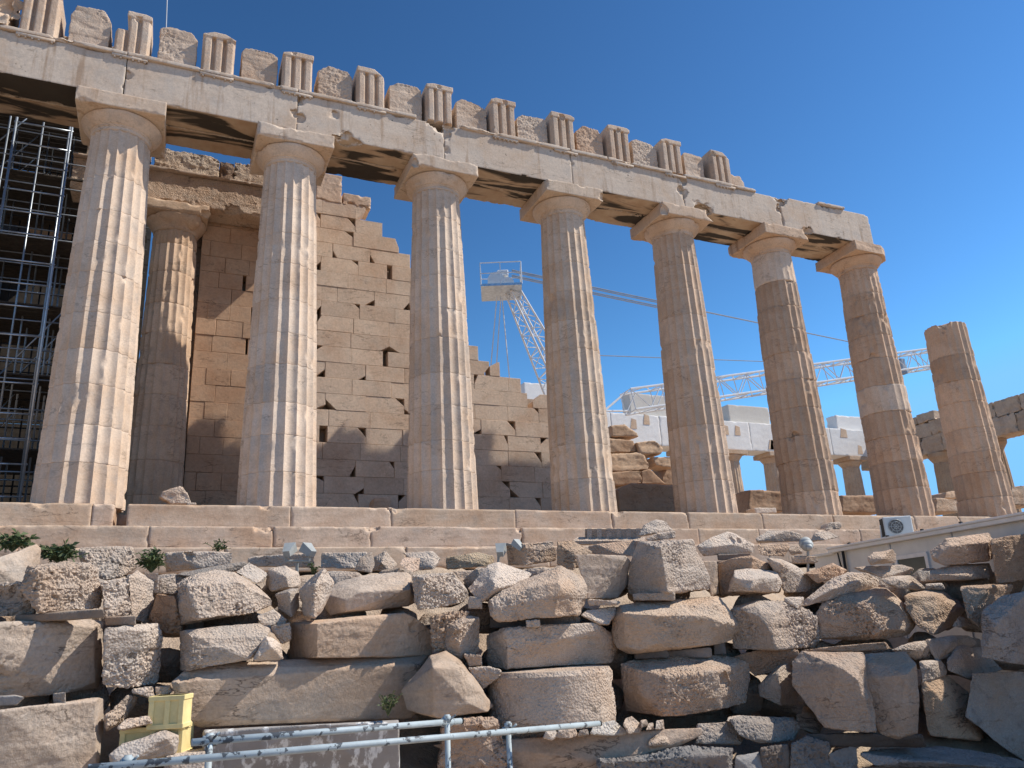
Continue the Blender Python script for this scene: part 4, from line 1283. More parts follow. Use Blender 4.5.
rock('C', '360,602 480,568:.2 560,572:.3 520,620:.3 440,660:.1 420,768 372,772', .95, 'crumbling conglomerate stone beside the smooth block with diagonal shadow', 'r', (.98, .88, .78), .05, name='rubble_stone', cat='stone')
rock('I', '530,180 620,190 625,245 560,250', .7, 'small wedge stone under the coarse gravelly block', tint=1.0, name='prop_stone', cat='prop stone')
rock('I', '545,250 640,245 720,270 715,300 630,360 600,330', .5, 'small stone between the pyramid boulder and the round drum', tint=.95, name='rubble_stone', cat='stone')
# round drum lying at the bottom of the stack
dc = at(551, 700, 10.2 + .95)
bD = at(551, 727, 10.2).z; tD = at(551, 673, 10.2).z
dr = lathe('round_drum', dc.x, dc.y, [(.3, bD - .05), (.88, bD - .05), (.90, bD + .05), (.90, tD - .06), (.86, tD), (.1, tD + .005)], 41, M_ROCK, None, (1.04, 1.0, .96), 260, .012, (), 30, .03)
tag(dr, 'round unfluted column drum at the bottom of the central stack', 'column drum')
rock('J', '-260,585 -60,578 60,560 60,625 -260,650', .2, 'low strip of packed small stones under the round drum', rough=.03, name='rubble_stone', cat='stone')
# right of centre
rock('D', '85,330 85,215:.1 170,204:.3 272,270:.4 182,282 172,362', 2.6, 'brown stone between the squared grey block and the diagonally scored block', tint=(.9, .78, .66), rough=.012, name='rubble_stone', cat='stone')
rock('D', '178,280 250,275:.1 438,284:.45 462,312:.6 447,432:.6 400,502:.4 242,507 *190,300:0 *425,305:.38', 1.2, 'block with diagonal tool marks and a bright right edge, centre right', 's', 1.06, .008)
rock('D', '448,472:.6 460,330:.65 500,214:.7 640,205:.5 780,203:.8 880,430:.75 868,462:.7 652,482 470,487:.5 *618,238:.1 *655,472', .85, 'trapezoid block with coarsely hacked right face, behind the boulder stack', 'g', (1.22, 1.15, 1.08), .042)
rock('D', '470,480 690,470 690,512 480,512', .95, 'flat shaded prop stone under the trapezoid block', tint=.8, name='prop_stone', cat='prop stone')
rock('D', '360,602:.45 400,532:.55 600,508:.75 940,494:.95 1022,640:.95 990,722:.8 900,742:.5 640,762:.1 440,792:.15 368,740:.4 *425,575:.15 *612,590:.05 *840,590:.3 *965,640:.55 *600,740:0', .42, 'big boulder with grey sloping top in the stack right of centre', 'g', (1.25, 1.12, .98), .014)
rock('D', '205,590 245,560:.1 390,540:.3 400,580:.3 355,640 300,640', .9, 'bright chipped stone left of the big boulder with grey top', tint=1.06, rough=.008, name='rubble_stone', cat='stone')
rock('D', '240,510 310,508 390,512 420,520 400,540 250,545', 1.0, 'thin bright sliver under the diagonally scored block', tint=1.1, name='prop_stone', cat='prop stone')
rock('J', '410,232:.5 450,215:.55 640,198:.7 960,188:1.0 1072,232:1.1 1084,302:1.05 1050,432:.85 920,466:.45 700,502:.1 612,505 432,478:.45 *610,292:.05 *900,255:.45 *1000,300:.7 *600,455:0 *960,380:.55', .0, 'massive block with tan undercut right end at the base of the right stack', 'r', (1.02, .96, .9), .026, bites=[(960, 320, .5, .14)])
rock('J', '480,172 648,150 667,202 485,212', .8, 'dark timber prop under the big boulder with grey top', 'd', .7, .004, name='timber_prop', cat='timber', low=.003, mid=.003)
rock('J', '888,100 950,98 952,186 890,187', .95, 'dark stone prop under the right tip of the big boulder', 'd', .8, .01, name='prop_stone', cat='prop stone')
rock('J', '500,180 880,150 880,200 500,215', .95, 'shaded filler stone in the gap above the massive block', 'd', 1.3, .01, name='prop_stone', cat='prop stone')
# dentil moulding stone
mo = empty('toothed_moulding', at(606, 545, 15.5))
tag(mo, 'carved stone with a row of small square teeth at the foot of the steps', 'carved block')
def hexa(px0, py0, px1, py1, D, th): return [at(a, b, D + d) for a, b in ((px0, py0), (px1, py0), (px1, py1), (px0, py1)) for d in (0, th)]
MB().hull(hexa(577, 537, 645, 545, 15.5, .6) + hexa(572, 541, 645, 544, 15.3, .5)).build('body', M_ROCK, mo, 1.02)
for i in range(6):
    x = 587 + i * 9.8
    MB().hull(hexa(x, 528.5, x + 4.8, 538.5, 15.45, .35)).build('tooth', M_ROCK, mo, 1.05)
MB().hull(hexa(585, 529, 641, 538, 15.475, .3)).build('recess_back', M_ROCK, mo, .95)
rock('D', '245,235 350,228:.1 480,205:.3 500,212:.3 480,290 300,285 250,268', 3.6, 'shaded stone just below the toothed carved stone', tint=(.95, .82, .72), rough=.01)
rock('D', '502,186 530,132:.15 592,102:.3 642,105:.4 680,155:.4 562,172', 3.4, 'small capping stone topmost in the middle, left of the brown shaded column', tint=.98, rough=.01, name='rubble_stone', cat='stone')
rock('D', '540,202 600,172:.1 692,158:.3 697,192:.3 562,212', 3.2, 'thin slab under the topmost capping stone in the middle', tint=1.08, rough=.006, name='rubble_stone', cat='stone')
rock('D', '800,235 870,190:.2 960,158:.5 1012,174:.6 1106,225:.75 1096,270:.7 920,280:.3 830,292 *880,240:.05 *1000,225:.35', 2.2, 'pock marked white topped stone right of the trapezoid block', tint=1.08, rough=.02, bites=[(985, 195, .4, .1), (1035, 205, .5, .09)])
rock('D', '905,278 1080,272 1080,306 910,308', 2.3, 'dark flat prop stone under the pock marked stone', 'd', 1.2, .006, name='prop_stone', cat='prop stone')
rock('D', '832,310:.1 908,312:.2 916,480:.2 875,492', 1.5, 'narrow upright stone with bright right edge beside the trapezoid block', 's', (1.06, 1, .94), .006)
rock('E', '-10,322:.3 60,300:.2 160,283:.2 300,352:.6 312,470:.6 150,490 0,492:.2 *165,300:.1', 1.5, 'shaded brown block behind the small white topped stone', tint=(.98, .86, .76), rough=.012)
rock('E', '36,472:.3 70,358:.5 160,350:.6 300,368:.8 318,440:.75 302,472:.6 150,468 *75,400:.1 *180,412:.05 *290,400:.5', .95, 'small white topped stone lying in front of a brown block, right of centre', tint=1.1, rough=.006)
rock('E', '238,295:.1 305,300:.3 400,340:.55 482,402:.8 492,440:.8 442,475:.6 330,476:.2 308,380:.1 *315,330:.1', 1.4, 'wedge shaped block with drilled looking pits, left of the lamp on a post', rough=.045)
rock('E', '48,540:.5 60,535:.5 160,514:.55 320,520:.55 442,565:.8 492,602:.9 505,722:.85 482,750:.7 290,768 60,762:.5 *168,528:.4 *245,612:.05 *278,758', .45, 'big block with coarse pitted right face and smooth brown left face', rough=.05)
rock('E', '484,582:.55 522,530:.6 640,480:.75 792,444:.95 852,455:1.05 1002,590:1.15 1012,642:1.1 982,692:.95 842,708:.4 505,716:.4 *745,545:.15 *530,590:.4 *835,680:.1 *800,520:.35', .5, 'large rounded boulder with furrowed right face in the right stack', tint=(1.02, .95, .88), rough=.05)
rock('E', '410,542:.1 415,520:.1 480,470:.3 570,398:.5 652,370:.6 762,372:.7 832,420:.8 812,447:.7 562,468:.2 430,545 *560,460:.1 *700,420:.4', 1.1, 'cluster of layered jagged rock on top of the large furrowed boulder', 'g', (1.3, 1.22, 1.15), .02)
rock('E', '425,372:.2 580,322:.3 652,360:.5 640,380:.4 500,432 *500,380', 1.6, 'brown ridged stone right of the lamp on a post', tint=(1, .86, .75), rough=.015, name='rubble_stone', cat='stone')
rock('E', '330,500 430,494:.2 425,540:.2 400,560 330,520', .95, 'thin slab under the wedge shaped pitted block', tint=1.0, name='rubble_stone', cat='stone')
rock('E', '178,200:.1 240,155:.3 350,153:.3 442,180:.5 430,215:.4 180,217', 4.2, 'broken bright edged stone at the foot of the steps near the right', tint=.98, rough=.014)
rock('E', '188,225:.1 350,219:.4 362,245:.4 330,292:.2 200,282', 3.2, 'shaded flat stone below the broken bright edged stone', tint=(.96, .85, .75), rough=.014)
rock('E', '455,215:.1 485,165:.2 560,158:.4 618,190:.5 540,207', 4.0, 'split stone with white broken edge at the foot of the steps, left of the hut', tint=1.04, rough=.02)
rock('E', '538,152 562,110:.1 622,118:.3 617,152:.2', 4.9, 'small stone perched on the steps left of the hut', tint=.95, rough=.01, name='rubble_stone', cat='stone')
rock('E', '350,252 412,228:.2 422,275:.2 360,282', 2.8, 'small stone just left of the lamp on a post', tint=1.0, name='rubble_stone', cat='stone')
rock('E', '362,287 500,285:.2 502,322:.2 370,324', 2.4, 'flat tan stone behind the lamp post', tint=(1, .92, .82), rough=.008, name='rubble_stone', cat='stone')
# in front of the hut
rock('F', '225,297 250,270:.1 355,249:.35 376,282:.45 370,327:.4 237,332 *300,300:.05', .9, 'white pyramid stone standing in front of the grey hut wall', tint=1.15, rough=.004)
rock('F', '138,347:.1 240,335:.2 400,335:.5 472,352:.6 480,378:.6 300,402 262,382', 1.0, 'pale flat stone under the white pyramid stone', tint=1.03, rough=.014)
rock('F', '285,405:.1 350,392:.2 440,384:.5 502,430:.6 522,456:.6 470,462:.4 350,452 *380,410:.1', .7, 'bright wedge stone left of the brown block with an overhanging edge', tint=1.06, rough=.012)
rock('F', '470,372 480,360 545,362:.2 545,412:.2 500,420', .8, 'shaded end stone beneath the hut window', 'g', .95, .012, name='rubble_stone', cat='stone')
rock('F', '518,432 602,428:.2 622,455:.3 522,460', .55, 'thin bright flake at the left of the brown rear block', tint=1.1, name='rubble_stone', cat='stone', thick=.3)
rock('F', '542,262:.2 620,195:.2 700,190:.45 842,172:.6 862,200:.6 876,290:.4 842,317:.2 622,337 556,312 *650,232:0 *850,215:.2', 1.7, 'long brown block with thin sunlit top, in front of the hut window', tint=(1.1, 1.0, .92), rough=.012)
rock('F', '470,372 560,366:.1 720,325:.5 868,318:.6 872,398:.3 562,412 490,422 *600,380', 1.6, 'long low stone under the long brown block, right', tint=(1.0, .93, .86), rough=.008)
rock('F', '852,200 930,188:.2 1060,165:.5 1060,412:.3 882,427 862,292', 1.2, 'dark brown block cut by the right edge, beside the long brown block', tint=(.85, .74, .65), rough=.006)
rock('F', '410,492:.2 440,475:.4 522,460:.65 640,470:.9 738,545:1.0 652,652:.5 562,692 480,652 420,560:.1 *560,490:.35 *690,552:.65', .95, 'brown block with an overhanging sunlit edge, right of the furrowed boulder', tint=(1, .9, .8), rough=.01)
rock('F', '690,442:.2 850,428:.3 972,430:.9 976,470:.9 905,532:.6 852,562:.4 800,652:.1 740,602 *845,450:.15', .3, 'tan block with pitted right end under the dark brown right edge block', tint=(1, .88, .77), rough=.03)
rock('F', '650,650 690,590:.1 740,610:.3 765,645:.3 700,655', .6, 'small pitted stone below the tan block at right', tint=1.05, rough=.03, name='rubble_stone', cat='stone')
rock('L', '800,205:.1 812,-30:.3 850,-70:.4 905,-110:.5 1060,-150:.6 1060,250:.3 940,233 *880,30:0 *930,200', -1.0, 'large blue grey boulder at the right edge in shade', 'g', (.95, .92, .92), .02)
rock('L', '520,112:.1 620,93:.3 742,88:.6 782,130:.7 690,152:.5 642,202:.2 572,222 *660,120:.25', .35, 'pale stone with scalloped bright top below the brown overhanging block', tint=1.05, rough=.012)
rock('L', '622,207:.1 692,143:.5 802,148:.8 818,202:.8 922,267:.9 862,274:.6 762,322:.15 632,272 *700,210:.2', .1, 'angular pale stone with sunlit top left of the blue grey boulder', tint=1.04, rough=.012)
rock('L', '340,162 432,123:.2 522,113:.4 562,212:.5 472,217:.3 *450,165:.1', .2, 'small pitted stone behind the big tilted boulder', tint=1.03, rough=.03, name='rubble_stone', cat='stone')
rock('L', '488,222:.1 592,213:.4 632,262:.5 622,292:.4 502,334 *530,250:.1', -.05, 'grey flat stone right of the big tilted boulder', 'g', 1.2, .012)
rock('L', '496,312:.2 632,288:.6 752,382:.6 752,402:.6 824,602:.3 792,628:.1 530,604', -.3, 'big tan block in half shade at lower right', tint=(.98, .83, .68), rough=.006)
rock('L', '722,500 758,280:.4 1060,268:.5 1060,760:.1 900,652', -.6, 'blue grey shaded block in the lower right corner', 'g', .95, .014)
rock('K', '363,222:.75 415,163:.8 742,172:.6 700,310:.05 800,582:.0 662,577 540,557:.15 440,442:.4 368,352:.6 *600,240:.15', -.95, 'big tilted boulder narrowing downwards in shade at lower right', 'g', (1.12, 1.0, .9), .012)
rock('K', '704,232:.5 742,183:.6 952,168:.5 1012,230:.25 1022,400:.1 1012,592:.1 902,617 830,612:.1 780,500:.25 714,310:.35 *960,290:0 *840,300:.15 *980,590', -1.15, 'upright grey stone leaning on the big tilted boulder', 'g', (1.05, .97, .9), .012)
rock('K', '192,345:.35 300,230:.5 402,190:.8 422,400:.6 432,442:.6 312,452 202,402:.25 *300,270:.05', .3, 'block with shaded left face and bright right face beside the big tilted boulder', tint=1.0, rough=.012)
rock('K', '60,195 200,160 400,160 400,240 180,300 150,230', .8, 'brown filler stone in the gap below the coarse pitted block', tint=(.7, .6, .52), name='rubble_stone', cat='stone')
rock('K', '420,160 700,150 850,120 900,160 700,172 420,170', .4, 'flat brown stone behind the top of the big tilted boulder', tint=(.85, .75, .66), name='rubble_stone', cat='stone')
# filler stones added in the gaps, their colour darkened for shade
rf = random.Random(99)
for row, (y0, off, dy) in enumerate([(590, 2.0, 22), (624, 1.55, 24), (662, 1.35, 26), (702, 1.15, 26)]):
    px = -20.0 + 13 * row
    while px < 1040:
        w = rf.uniform(34, 66); h = dy * rf.uniform(.8, 1.15)
        yy = y0 + rf.uniform(-6, 6) - (px > 700) * 6
        pts = []
        for q in range(9):
            t = q / 9 * 2 * math.pi + rf.uniform(-.2, .2)
            e = (abs(math.cos(t)) ** 3 + abs(math.sin(t)) ** 3) ** (-1 / 3)
            pts.append('%.0f,%.0f:%.2f' % ((px + w / 2 * e * math.cos(t)) * 5.12, (yy - 500 + h * .75 * e * math.sin(t)) * 5.12, rf.uniform(.1, .5)))
        pts.append('*%.0f,%.0f' % ((px + rf.uniform(-.2, .2) * w) * 5.12, (yy - 500 + rf.uniform(-.2, .2) * h) * 5.12))
        o = rock('A', ' '.join(pts), off, 'added stone tinted dark for shade, partly seen in a gap behind the front rows of blocks', 'r', rf.uniform(.6, .85), .02, name='filler_stone', cat='stone', vox=2.4)
        o['group'] = 'stones in the gaps behind the front rows'
        px += w * .95
# bottom strip
rock('J', '-560,648 -480,640 0,640:.1 560,590:.3 830,560:.4 830,600:.35 552,690:.1 300,730 300,860 -150,860', -.35, 'long tan stone ledge along the bottom centre', 's', (1.0, .88, .78), .004, thick=.9, low=.01)
rock('I', '412,560 480,525 700,520:.2 720,580:.2 690,700:.2 820,800 815,860 400,860', -.15, 'lumpy conglomerate masonry behind the pipe railing', 'r', (.92, .8, .72), .06, low=.05, mid=.03)
rock('I', '618,545 632,522:.05 692,515:.1 712,545:.1 645,572', -.3, 'small brown stone on the masonry behind the pipe railing', tint=(.95, .85, .76), name='rubble_stone', cat='stone')
for i, (sp, lb) in enumerate([('15,615 30,580 75,575:.1 92,600:.1 60,625', 'first small stone at the left on the ledge below the drum'), ('85,612 95,575 180,568:.1 192,605:.1 150,622', 'rounded stone on the ledge just under the railing end'), ('188,610 200,572 245,566:.1 255,600:.1', 'small round pebble stone left of the white flat stone on the ledge'),
                              ('250,600 262,545:.1 380,520:.3 462,590:.4 380,600:.2', 'flat whitish stone on the ledge at the railing end'), ('425,545 432,512:.1 470,500:.2 527,548:.3 510,585:.2 452,592', 'largest loose stone on the ledge right of the drum'),
                              ('520,560 512,525 545,520:.1 555,548:.1', 'tiny stone behind the largest loose stone on the ledge'), ('540,578 552,538:.1 582,532:.2 590,572:.2', 'small pale pebble stone between loose stones on the ledge'), ('588,575 592,522:.1 634,517:.2 640,572:.2', 'angular small stone at the right end of the ledge pile')]):
    rock('J', sp, -.55, lb, 'r' if i != 3 else 'g', 1.05 if i != 3 else (1.5, 1.55, 1.55), .008, name='rubble_stone', cat='stone', vox=1.2)
rock('J', '553,660 555,640:.1 592,590:.3 742,584:.6 772,630:.6 722,662:.3 *600,625:.05', -.7, 'boxy pale stone on the dark low wall at bottom centre', tint=1.02, rough=.008)
rock('J', '798,640 802,540:.1 1000,528:.4 1047,600:.4 1022,645:.2', -.5, 'layered grey slab stack left of the dark pitted stone, bottom right of centre', 'g', (1.0, .98, .96), .012)
rock('J', '955,530 962,510:.1 1030,500:.2 1035,532:.2', -.35, 'small flat pale stone on the layered grey slabs', tint=1.08, name='rubble_stone', cat='stone')
rock('K', '38,520:.1 100,494:.3 292,508:.5 382,510:.5 412,562:.5 382,622:.3 200,642 100,600 *250,545:.2', -.7, 'dark pitted stone with pale sunlit left top, below the massive block', 'g', .75, .03)
rock('K', '388,560 390,492:.2 452,478:.4 527,550:.3 500,600', -.3, 'tan stone wedge left below the big tilted boulder', tint=(1.0, .9, .8), rough=.006)
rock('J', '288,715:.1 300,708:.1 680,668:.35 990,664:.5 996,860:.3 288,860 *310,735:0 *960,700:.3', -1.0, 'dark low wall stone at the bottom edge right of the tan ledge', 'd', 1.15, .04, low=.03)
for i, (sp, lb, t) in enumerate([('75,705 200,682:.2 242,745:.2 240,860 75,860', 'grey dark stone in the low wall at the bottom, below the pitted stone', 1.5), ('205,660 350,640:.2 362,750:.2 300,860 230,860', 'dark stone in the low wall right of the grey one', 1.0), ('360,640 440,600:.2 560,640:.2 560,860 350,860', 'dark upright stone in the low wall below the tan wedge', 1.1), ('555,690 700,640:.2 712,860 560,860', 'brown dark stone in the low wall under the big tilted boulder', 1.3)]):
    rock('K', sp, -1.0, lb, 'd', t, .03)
rock('K', '440,592 560,598 1030,600 1060,660:.1 560,650 440,620', -.9, 'dark timber beam under the big tilted boulder', 'd', .5, .006, name='timber_beam', cat='timber')
rock('L', '180,700 200,685:.2 500,640:.9 1060,735:.9 1060,780:.5 560,730:.1 450,735 260,760', -1.35, 'flat blue grey slab top along the bottom right edge', 'g', (.8, .8, .84), .01, thick=.8)
rock('L', '190,760 450,735:.1 1060,770:.3 1060,900 190,900', -1.25, 'dark masonry below the blue grey slab at the bottom right edge', 'd', 1.0, .03)
# unseen stack added outside the frame on the right to shade the lower right corner
for i, (z0, z1, y0, y1, lb) in enumerate([(-5.8, -4.3, -14.6, -12.35, 'lowest'), (-4.29, -2.7, -14.5, -12.4, 'second from below'), (-2.69, -1.2, -14.6, -12.3, 'middle one'), (-1.19, .4, -14.5, -12.4, 'second from above'), (.41, 1.95, -14.4, -12.35, 'topmost'), (-5.8, -3.4, -12.2, -10.9, 'lower one standing beside it'), (-3.39, -.95, -12.2, -11.2, 'upper one standing beside it')]):
    o = worn_box('marble_block', (15.9, y0, z0), (18.0, y1, z1), .12, M_ROCK, None, 1.0, seed=1200 + i, rough=.03, chip=.15)
    tag(o, 'unseen block added for shade beyond the right edge, ' + lb + ' of its stack', 'stone block', 'marble blocks stacked in front of the steps')

# ------------------------------------------------------------------ yellow crates
def crate(name, label, px0, py0, px1, py1, D, yaw):
    c = at((px0 + px1) / 2, py1, D)
    w = (px1 - px0) / FPX * D / 1.12; h = (py1 - py0) / FPX * D
    root = empty(name, c)
    tag(root, label, 'crate', 'yellow crates by the long beam')
    m = Matrix.Translation(c) @ Matrix.Rotation(yaw, 4, 'Z')
    mb = MB().box((-w / 2, -w * .35, 0), (w / 2, w * .35, h), .012, m)
    mb.build('box', M_YELLOW, root, 1.0)
    mb = MB()
    for z in (0.0, h - .055):
        mb.box((-w / 2 - .02, -w * .35 - .02, z), (w / 2 + .02, w * .35 + .02, z + .055), .006, m)
    for x in (-w / 2 - .012, -.02, w / 2 - .05): mb.box((x, -w * .35 - .018, .05), (x + .06, w * .35 + .018, h - .05), .005, m)
    mb.build('rim', M_YELLOW, root, 1.05)
crate('plastic_crate', 'pale yellow plastic crate on top of another, left of the long beam', 151, 697, 187, 728, 9.1, math.radians(-20))
crate('plastic_crate', 'lower pale yellow plastic crate partly hidden by a grey pointed stone', 124, 727, 188, 757, 9.15, math.radians(-16))
o = worn_box('stone_cube', tuple(at(177, 752, 8.9) - Vector((.12, .1, .45))), tuple(at(177, 752, 8.9) + Vector((.3, .3, -.02))), .03, M_ROCK, None, 1.0, seed=31)
tag(o, 'small block carrying the yellow crates', 'stone block')

# ------------------------------------------------------------------ pipe railing
root = empty('pipe_railing', at(330, 765, 5.4))
tag(root, 'white pipe railing with flaking paint running across the bottom left', 'railing')
def rp(px, py):
    t = (px - 105) / 495.0
    return at(px, py, 4.45 + 2.2 * t)
for (a, b) in (((192, 742.5), (462, 721)), ((88, 768.5), (600, 723.5))):
    A, B = rp(*a), rp(*b)
    MB().tube(A, B, .0225, 14).build('rail', M_PAINT, root, 1.0, True)
    MB().tube(B - (B - A).normalized() * .01, B + (B - A).normalized() * .004, .0232, 14).build('rail_end', M_BLACK, root, 1.0, True)
for px, py in ((128, 757), (210, 735), (447, 716), (508, 723)):
    p = rp(px, py); q = Vector((p.x, p.y, -4.8))
    MB().tube(q, p + Vector((0, 0, .01)), .0215, 14).build('post', M_PAINT, root, 1.0, True)
    mb = MB().tube(p - Vector((0, 0, .04)), p + Vector((0, 0, .0)), .031, 12)
    d = rp(px + 3, py) - p
    c = rp(px, {128: 765, 210: 741, 447: 722, 508: 731}[px])
    mb.tube(c - d.normalized() * .045, c + d.normalized() * .04, .031, 12)
    mb.tube(c + Vector((.02, -.03, .02)), c + Vector((.05, -.06, .05)), .008, 6)
    mb.build('clamp', M_PAINT, root, .95, True)

# ------------------------------------------------------------------ floodlights
def flood(px, py, D, yaw, tilt, w=.34):
    p = at(px, py, D)
    return Matrix.Translation(p) @ Matrix.Rotation(yaw, 4, 'Z') @ Matrix.Rotation(tilt, 4, 'X')
def head(root, m, w, h):
    mb = MB()
    mb.hull([m @ Vector(v) for v in [(-w / 2, 0, -h / 2), (w / 2, 0, -h / 2), (w / 2, 0, h / 2), (-w / 2, 0, h / 2), (-w * .3, .22, -h * .3), (w * .3, .22, -h * .3), (w * .3, .22, h * .3), (-w * .3, .22, h * .3)]])
    o = mb.build('lamp_head', M_LAMP, root)
    mb = MB().box((-w / 2 + .03, -.012, -h / 2 + .03), (w / 2 - .03, -.003, h / 2 - .03), 0, m)
    mb.build('lamp_glass', M_GLASSY, root)
def lamp(name, label, heads, base, top, D):
    root = empty(name, at(*base, D))
    tag(root, label, 'floodlight')
    mb = MB().tube(at(*base, D), at(*top, D), .025, 8)
    mb.build('post', M_LAMP, root)
    for (px, py, yaw, tilt, s) in heads:
        head(root, flood(px, py, D, yaw, tilt), .185 * s, .16 * s)
    return root
r1 = lamp('twin_floodlight', 'grey twin floodlight on a low bracket in front of the steps at left', [(291, 547, math.radians(150), math.radians(-35), 1.0), (305, 547, math.radians(215), math.radians(-35), 1.0)], (297, 590), (297, 561), 12.6)
mb = MB().tube(at(286, 561, 12.55), at(309, 561, 12.55), .02, 8).tube(at(286, 561, 12.55), at(286, 549, 12.55), .02, 8).tube(at(309, 561, 12.55), at(309, 549, 12.55), .02, 8)
mb.build('bracket', M_LAMP, r1)
r2 = lamp('floodlight', 'pair of bluish floodlight heads tucked left of the squared grey block', [(501, 547, math.radians(150), math.radians(-40), 1.0), (515, 542, math.radians(200), math.radians(-40), .75)], (498, 566), (499, 552), 13.6)
r3 = lamp('floodlight', 'single round floodlight on a post left of the hut corner', [], (808, 580), (808, 550), 14.2)
c0 = at(807, 545, 14.2); ax_ = Vector((.35, .75, .45)).normalized()
mb = MB().tube(c0 - ax_ * .02, c0 + ax_ * .10, .11, 24, .118).tube(c0 - ax_ * .10, c0 - ax_ * .02, .065, 24, .11).tube(c0 - ax_ * .15, c0 - ax_ * .10, .035, 16, .065)
mb.build('lamp_head', M_LAMP, r3, 1.1, True)
MB().tube(c0 + ax_ * .10, c0 + ax_ * .105, .10, 24).build('lamp_glass', M_GLASSY, r3)

# ------------------------------------------------------------------ hut with air conditioner
hd = Vector((math.sin(math.radians(16.7)), math.cos(math.radians(16.7)), 0))      # along the long side, away from the viewer
hn = Vector((hd.y, -hd.x, 0))                                                     # towards the right (away from visible side)
cA = at(832, 548, 20.0)
zr = cA.z
cB = at(1024, 508, 14.6)
Lh = (Vector((cA.x, cA.y, 0)) - Vector((cB.x, cB.y, 0))).length
hd = Vector((cA.x - cB.x, cA.y - cB.y, 0)).normalized(); hn = Vector((hd.y, -hd.x, 0))
hm = Matrix(((hd.x, hn.x, 0, cA.x), (hd.y, hn.y, 0, cA.y), (0, 0, 1, 0), (0, 0, 0, 1)))
hut = empty('site_hut', (cA.x, cA.y, -4.2))
tag(hut, 'grey white prefabricated hut with flat roof behind the blocks at right', 'hut')
B = -4.4
MB().box((-Lh - 1.2, .12, B), (0, 3.2, zr - .12), 0, hm).build('wall', M_HUT, hut)
MB().box((-Lh - 1.4, -.05, zr - .119), (.12, 3.35, zr - .03), .01, hm).box((-Lh - 1.4, -.08, zr - .029), (.15, 3.38, zr + .02), .01, hm).build('roof', M_TRIM, hut)
mb = MB()
for x in (-.05, -2.0, -3.9): MB().box((x, .085, B), (x + .06, .118, zr - .122), 0, hm).build('panel_joint', M_TRIM, hut, .85)
def along(px):
    lo, hi = -Lh, 0.0
    for _ in range(40):
        md = (lo + hi) / 2
        q = CM.transposed() @ (hm @ Vector((md, .1, zr - .6)) - CV)
        if 512 + FPX * q.x / -q.z > px: lo = md
        else: hi = md
    return (lo + hi) / 2
f1, f2 = along(929), along(896)
zw1, zw0 = zr - .42, zr - 1.5
mb = MB()
for lo, hi in (((f1, .07, zw1 - .09), (f2, .119, zw1)), ((f1, .07, zw0), (f2, .119, zw0 + .09)), ((f1, .07, zw0 + .091), (f1 + .09, .119, zw1 - .091)), ((f2 - .09, .07, zw0 + .091), (f2, .119, zw1 - .091))): mb.box(lo, hi, .004, hm)
wf = mb.build('window_frame', M_TRIM, hut, 1.1)
mb = MB().box((f1 + .09, .098, zw0 + .09), (f2 - .09, .116, zw1 - .09), 0, hm)
mb.build('window_pane', M_GLASSY, hut)
mb = MB().tube(hm @ Vector((-.35, .04, zr - .12)), hm @ Vector((-.30, .04, B)), .035, 8)
mb.build('downpipe', M_BLACK, hut)
mb = MB().path([hm @ Vector((-.12, .05, zr - .14)), hm @ Vector((-.2, .06, zr - .7)), hm @ Vector((-.22, .06, B))], .018)
mb.build('cable', M_BLACK, hut)
for x in (-.8, -2.2, -3.3, -4.4): MB().box((x, -.085, zr + .021), (x + .05, -.03, zr + .05), 0, hm).build('roof_clip', M_RUST, hut)
# annexe panel left of the corner
MB().box((.02, .25, B), (1.2, 3.0, zr - .14), 0, hm).box((.16, .15, zr - .139), (1.35, 3.1, zr - .07), .01, hm).build('annexe', M_HUT, hut)
ac = empty('air_conditioner', hm @ Vector((-1.1, .3, zr + .02)))
tag(ac, 'white air conditioner outdoor unit standing on the hut roof', 'air conditioner')
D_ac = 18.6
ca = at(897, 530, D_ac); ca.z = zr + .05
am = Matrix.Translation(ca) @ Matrix.Rotation(math.radians(-32), 4, 'Z')
w, h, dp = .64, .47, .32
MB().box((-w / 2, -dp / 2, 0), (w / 2, dp / 2, h), .02, am).build('casing', M_AC, ac)
MB().box((-w / 2 - .004, -dp / 2 + .03, .03), (-w / 2 + .001, dp / 2 - .03, h - .03), 0, am).build('side_grille', M_BLACK, ac, 1.5)
fc = Vector((-.06, -dp / 2 - .012, h / 2))
MB().tube(am @ (fc + Vector((0, .011, 0))), am @ fc, .17, 28).build('fan_opening', M_BLACK, ac, 5.5)
mb = MB()
for rr in (.05, .11, .165):
    pts = [am @ (fc + Vector((rr * math.cos(t), -.008, rr * math.sin(t)))) for t in np.linspace(0, 2 * math.pi, 25)]
    mb.path(pts, .005, 4)
for t in np.linspace(0, 2 * math.pi, 9)[:-1]: mb.tube(am @ (fc + Vector((0, -.008, 0))), am @ (fc + Vector((.17 * math.cos(t), -.008, .17 * math.sin(t)))), .004, 4)
mb.build('fan_grille', M_AC, ac, .8)
mb = MB()
for x in (-w / 2 + .08, w / 2 - .12): mb.box((x, -dp / 2 - .02, -.05), (x + .04, dp / 2 + .02, -.001), 0, am)
mb.build('foot', M_RUST, ac)
mb = MB().path([am @ Vector((-w / 2 - .04, 0, .3)), am @ Vector((-w / 2 - .06, 0, -.1))], .015)
mb.build('hose', M_TRIM, ac)

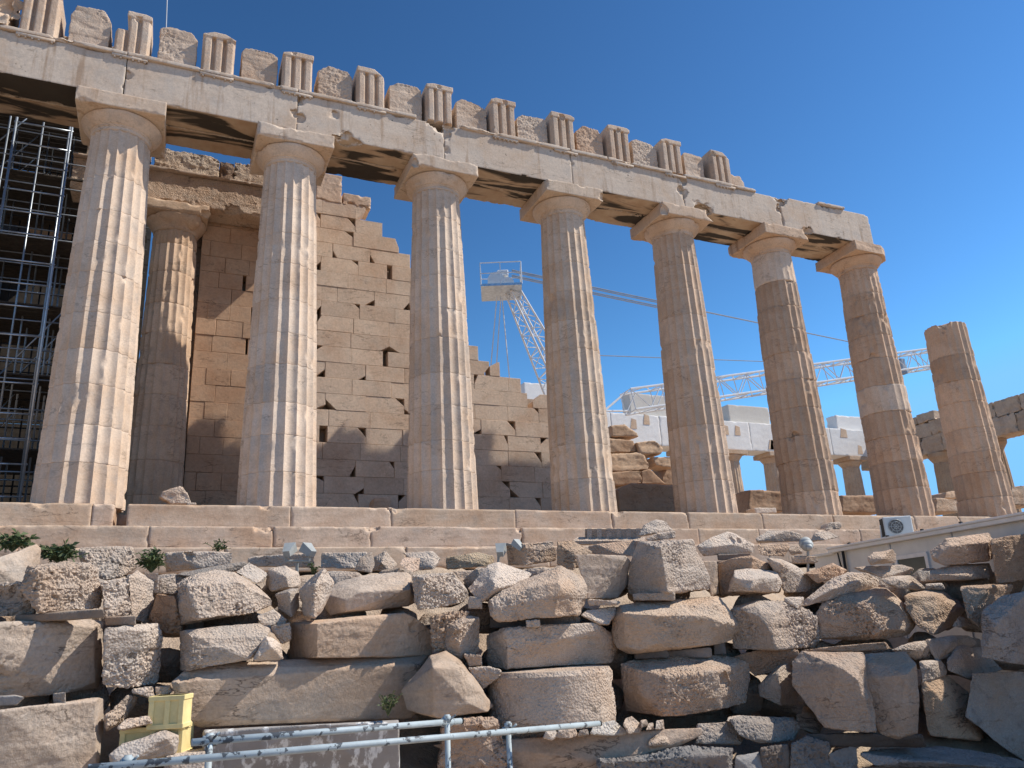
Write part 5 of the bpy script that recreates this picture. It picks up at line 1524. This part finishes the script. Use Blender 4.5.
# ------------------------------------------------------------------ weeds
def weed(name, label, c, wpx, hpx, D, n, leaf, seed, upright=.5):
    r = random.Random(seed)
    base = at(c[0], c[1], D)
    W_, H_ = wpx / FPX * D, hpx / FPX * D
    root = empty(name, base)
    tag(root, label, 'plant')
    lv, st = MB(), MB()
    V, F = [], []
    for i in range(n):
        an = r.uniform(0, 2 * math.pi)
        reach = W_ / 2 * r.uniform(.15, 1)
        tip = base + Vector((math.cos(an) * reach, math.sin(an) * reach * .7, H_ * r.uniform(.35, 1) * (1 - .35 * reach / W_)))
        midp = base.lerp(tip, .5) + Vector((0, 0, H_ * .14))
        st.path([base, midp, tip], .005, 4)
        for j in range(7):
            t = r.uniform(.3, 1.0)
            p = (base.lerp(midp, t * 2) if t < .5 else midp.lerp(tip, t * 2 - 1))
            d = Vector((r.gauss(0, 1), r.gauss(0, 1), r.gauss(.25, .6))).normalized()
            s = d.cross(Vector((r.gauss(0, 1), r.gauss(0, 1), r.gauss(0, 1)))).normalized()
            L = leaf * r.uniform(.6, 1.25); w_ = L * .15
            k = len(V)
            V += [p, p + d * L * .5 + s * w_ + Vector((0, 0, .01)), p + d * L - Vector((0, 0, L * .15)), p + d * L * .5 - s * w_]
            F += [(k, k + 1, k + 2), (k, k + 2, k + 3)]
    st.build('stem', M_STALK, root)
    me = bpy.data.meshes.new('foliage')
    me.from_pydata([tuple(v) for v in V], [], F)
    link_mesh('foliage', me, M_LEAF, root, 1, False)
weed('weed', 'drooping leafy weed above the leaning slab at the left edge', (12, 552), 40, 22, 11.5, 30, .14, 1)
weed('weed', 'leafy weed between the boxy block and the leaning slab at left', (58, 563), 46, 20, 10.8, 46, .13, 2)
weed('weed', 'dense dark green bushy weed right of the pitted block at left', (151, 573), 32, 26, 11.3, 70, .09, 3)
weed('grass_tuft', 'thin dry grass tuft at the foot of the steps left of the twin floodlight', (217, 553), 26, 14, 13.0, 14, .07, 4)
weed('grass_tuft', 'sparse green grass below the right end of the long beam', (388, 716), 40, 26, 9.55, 16, .06, 5)
weed('grass_tuft', 'small green tuft behind the twin floodlight post', (312, 574), 14, 12, 12.8, 10, .06, 6)
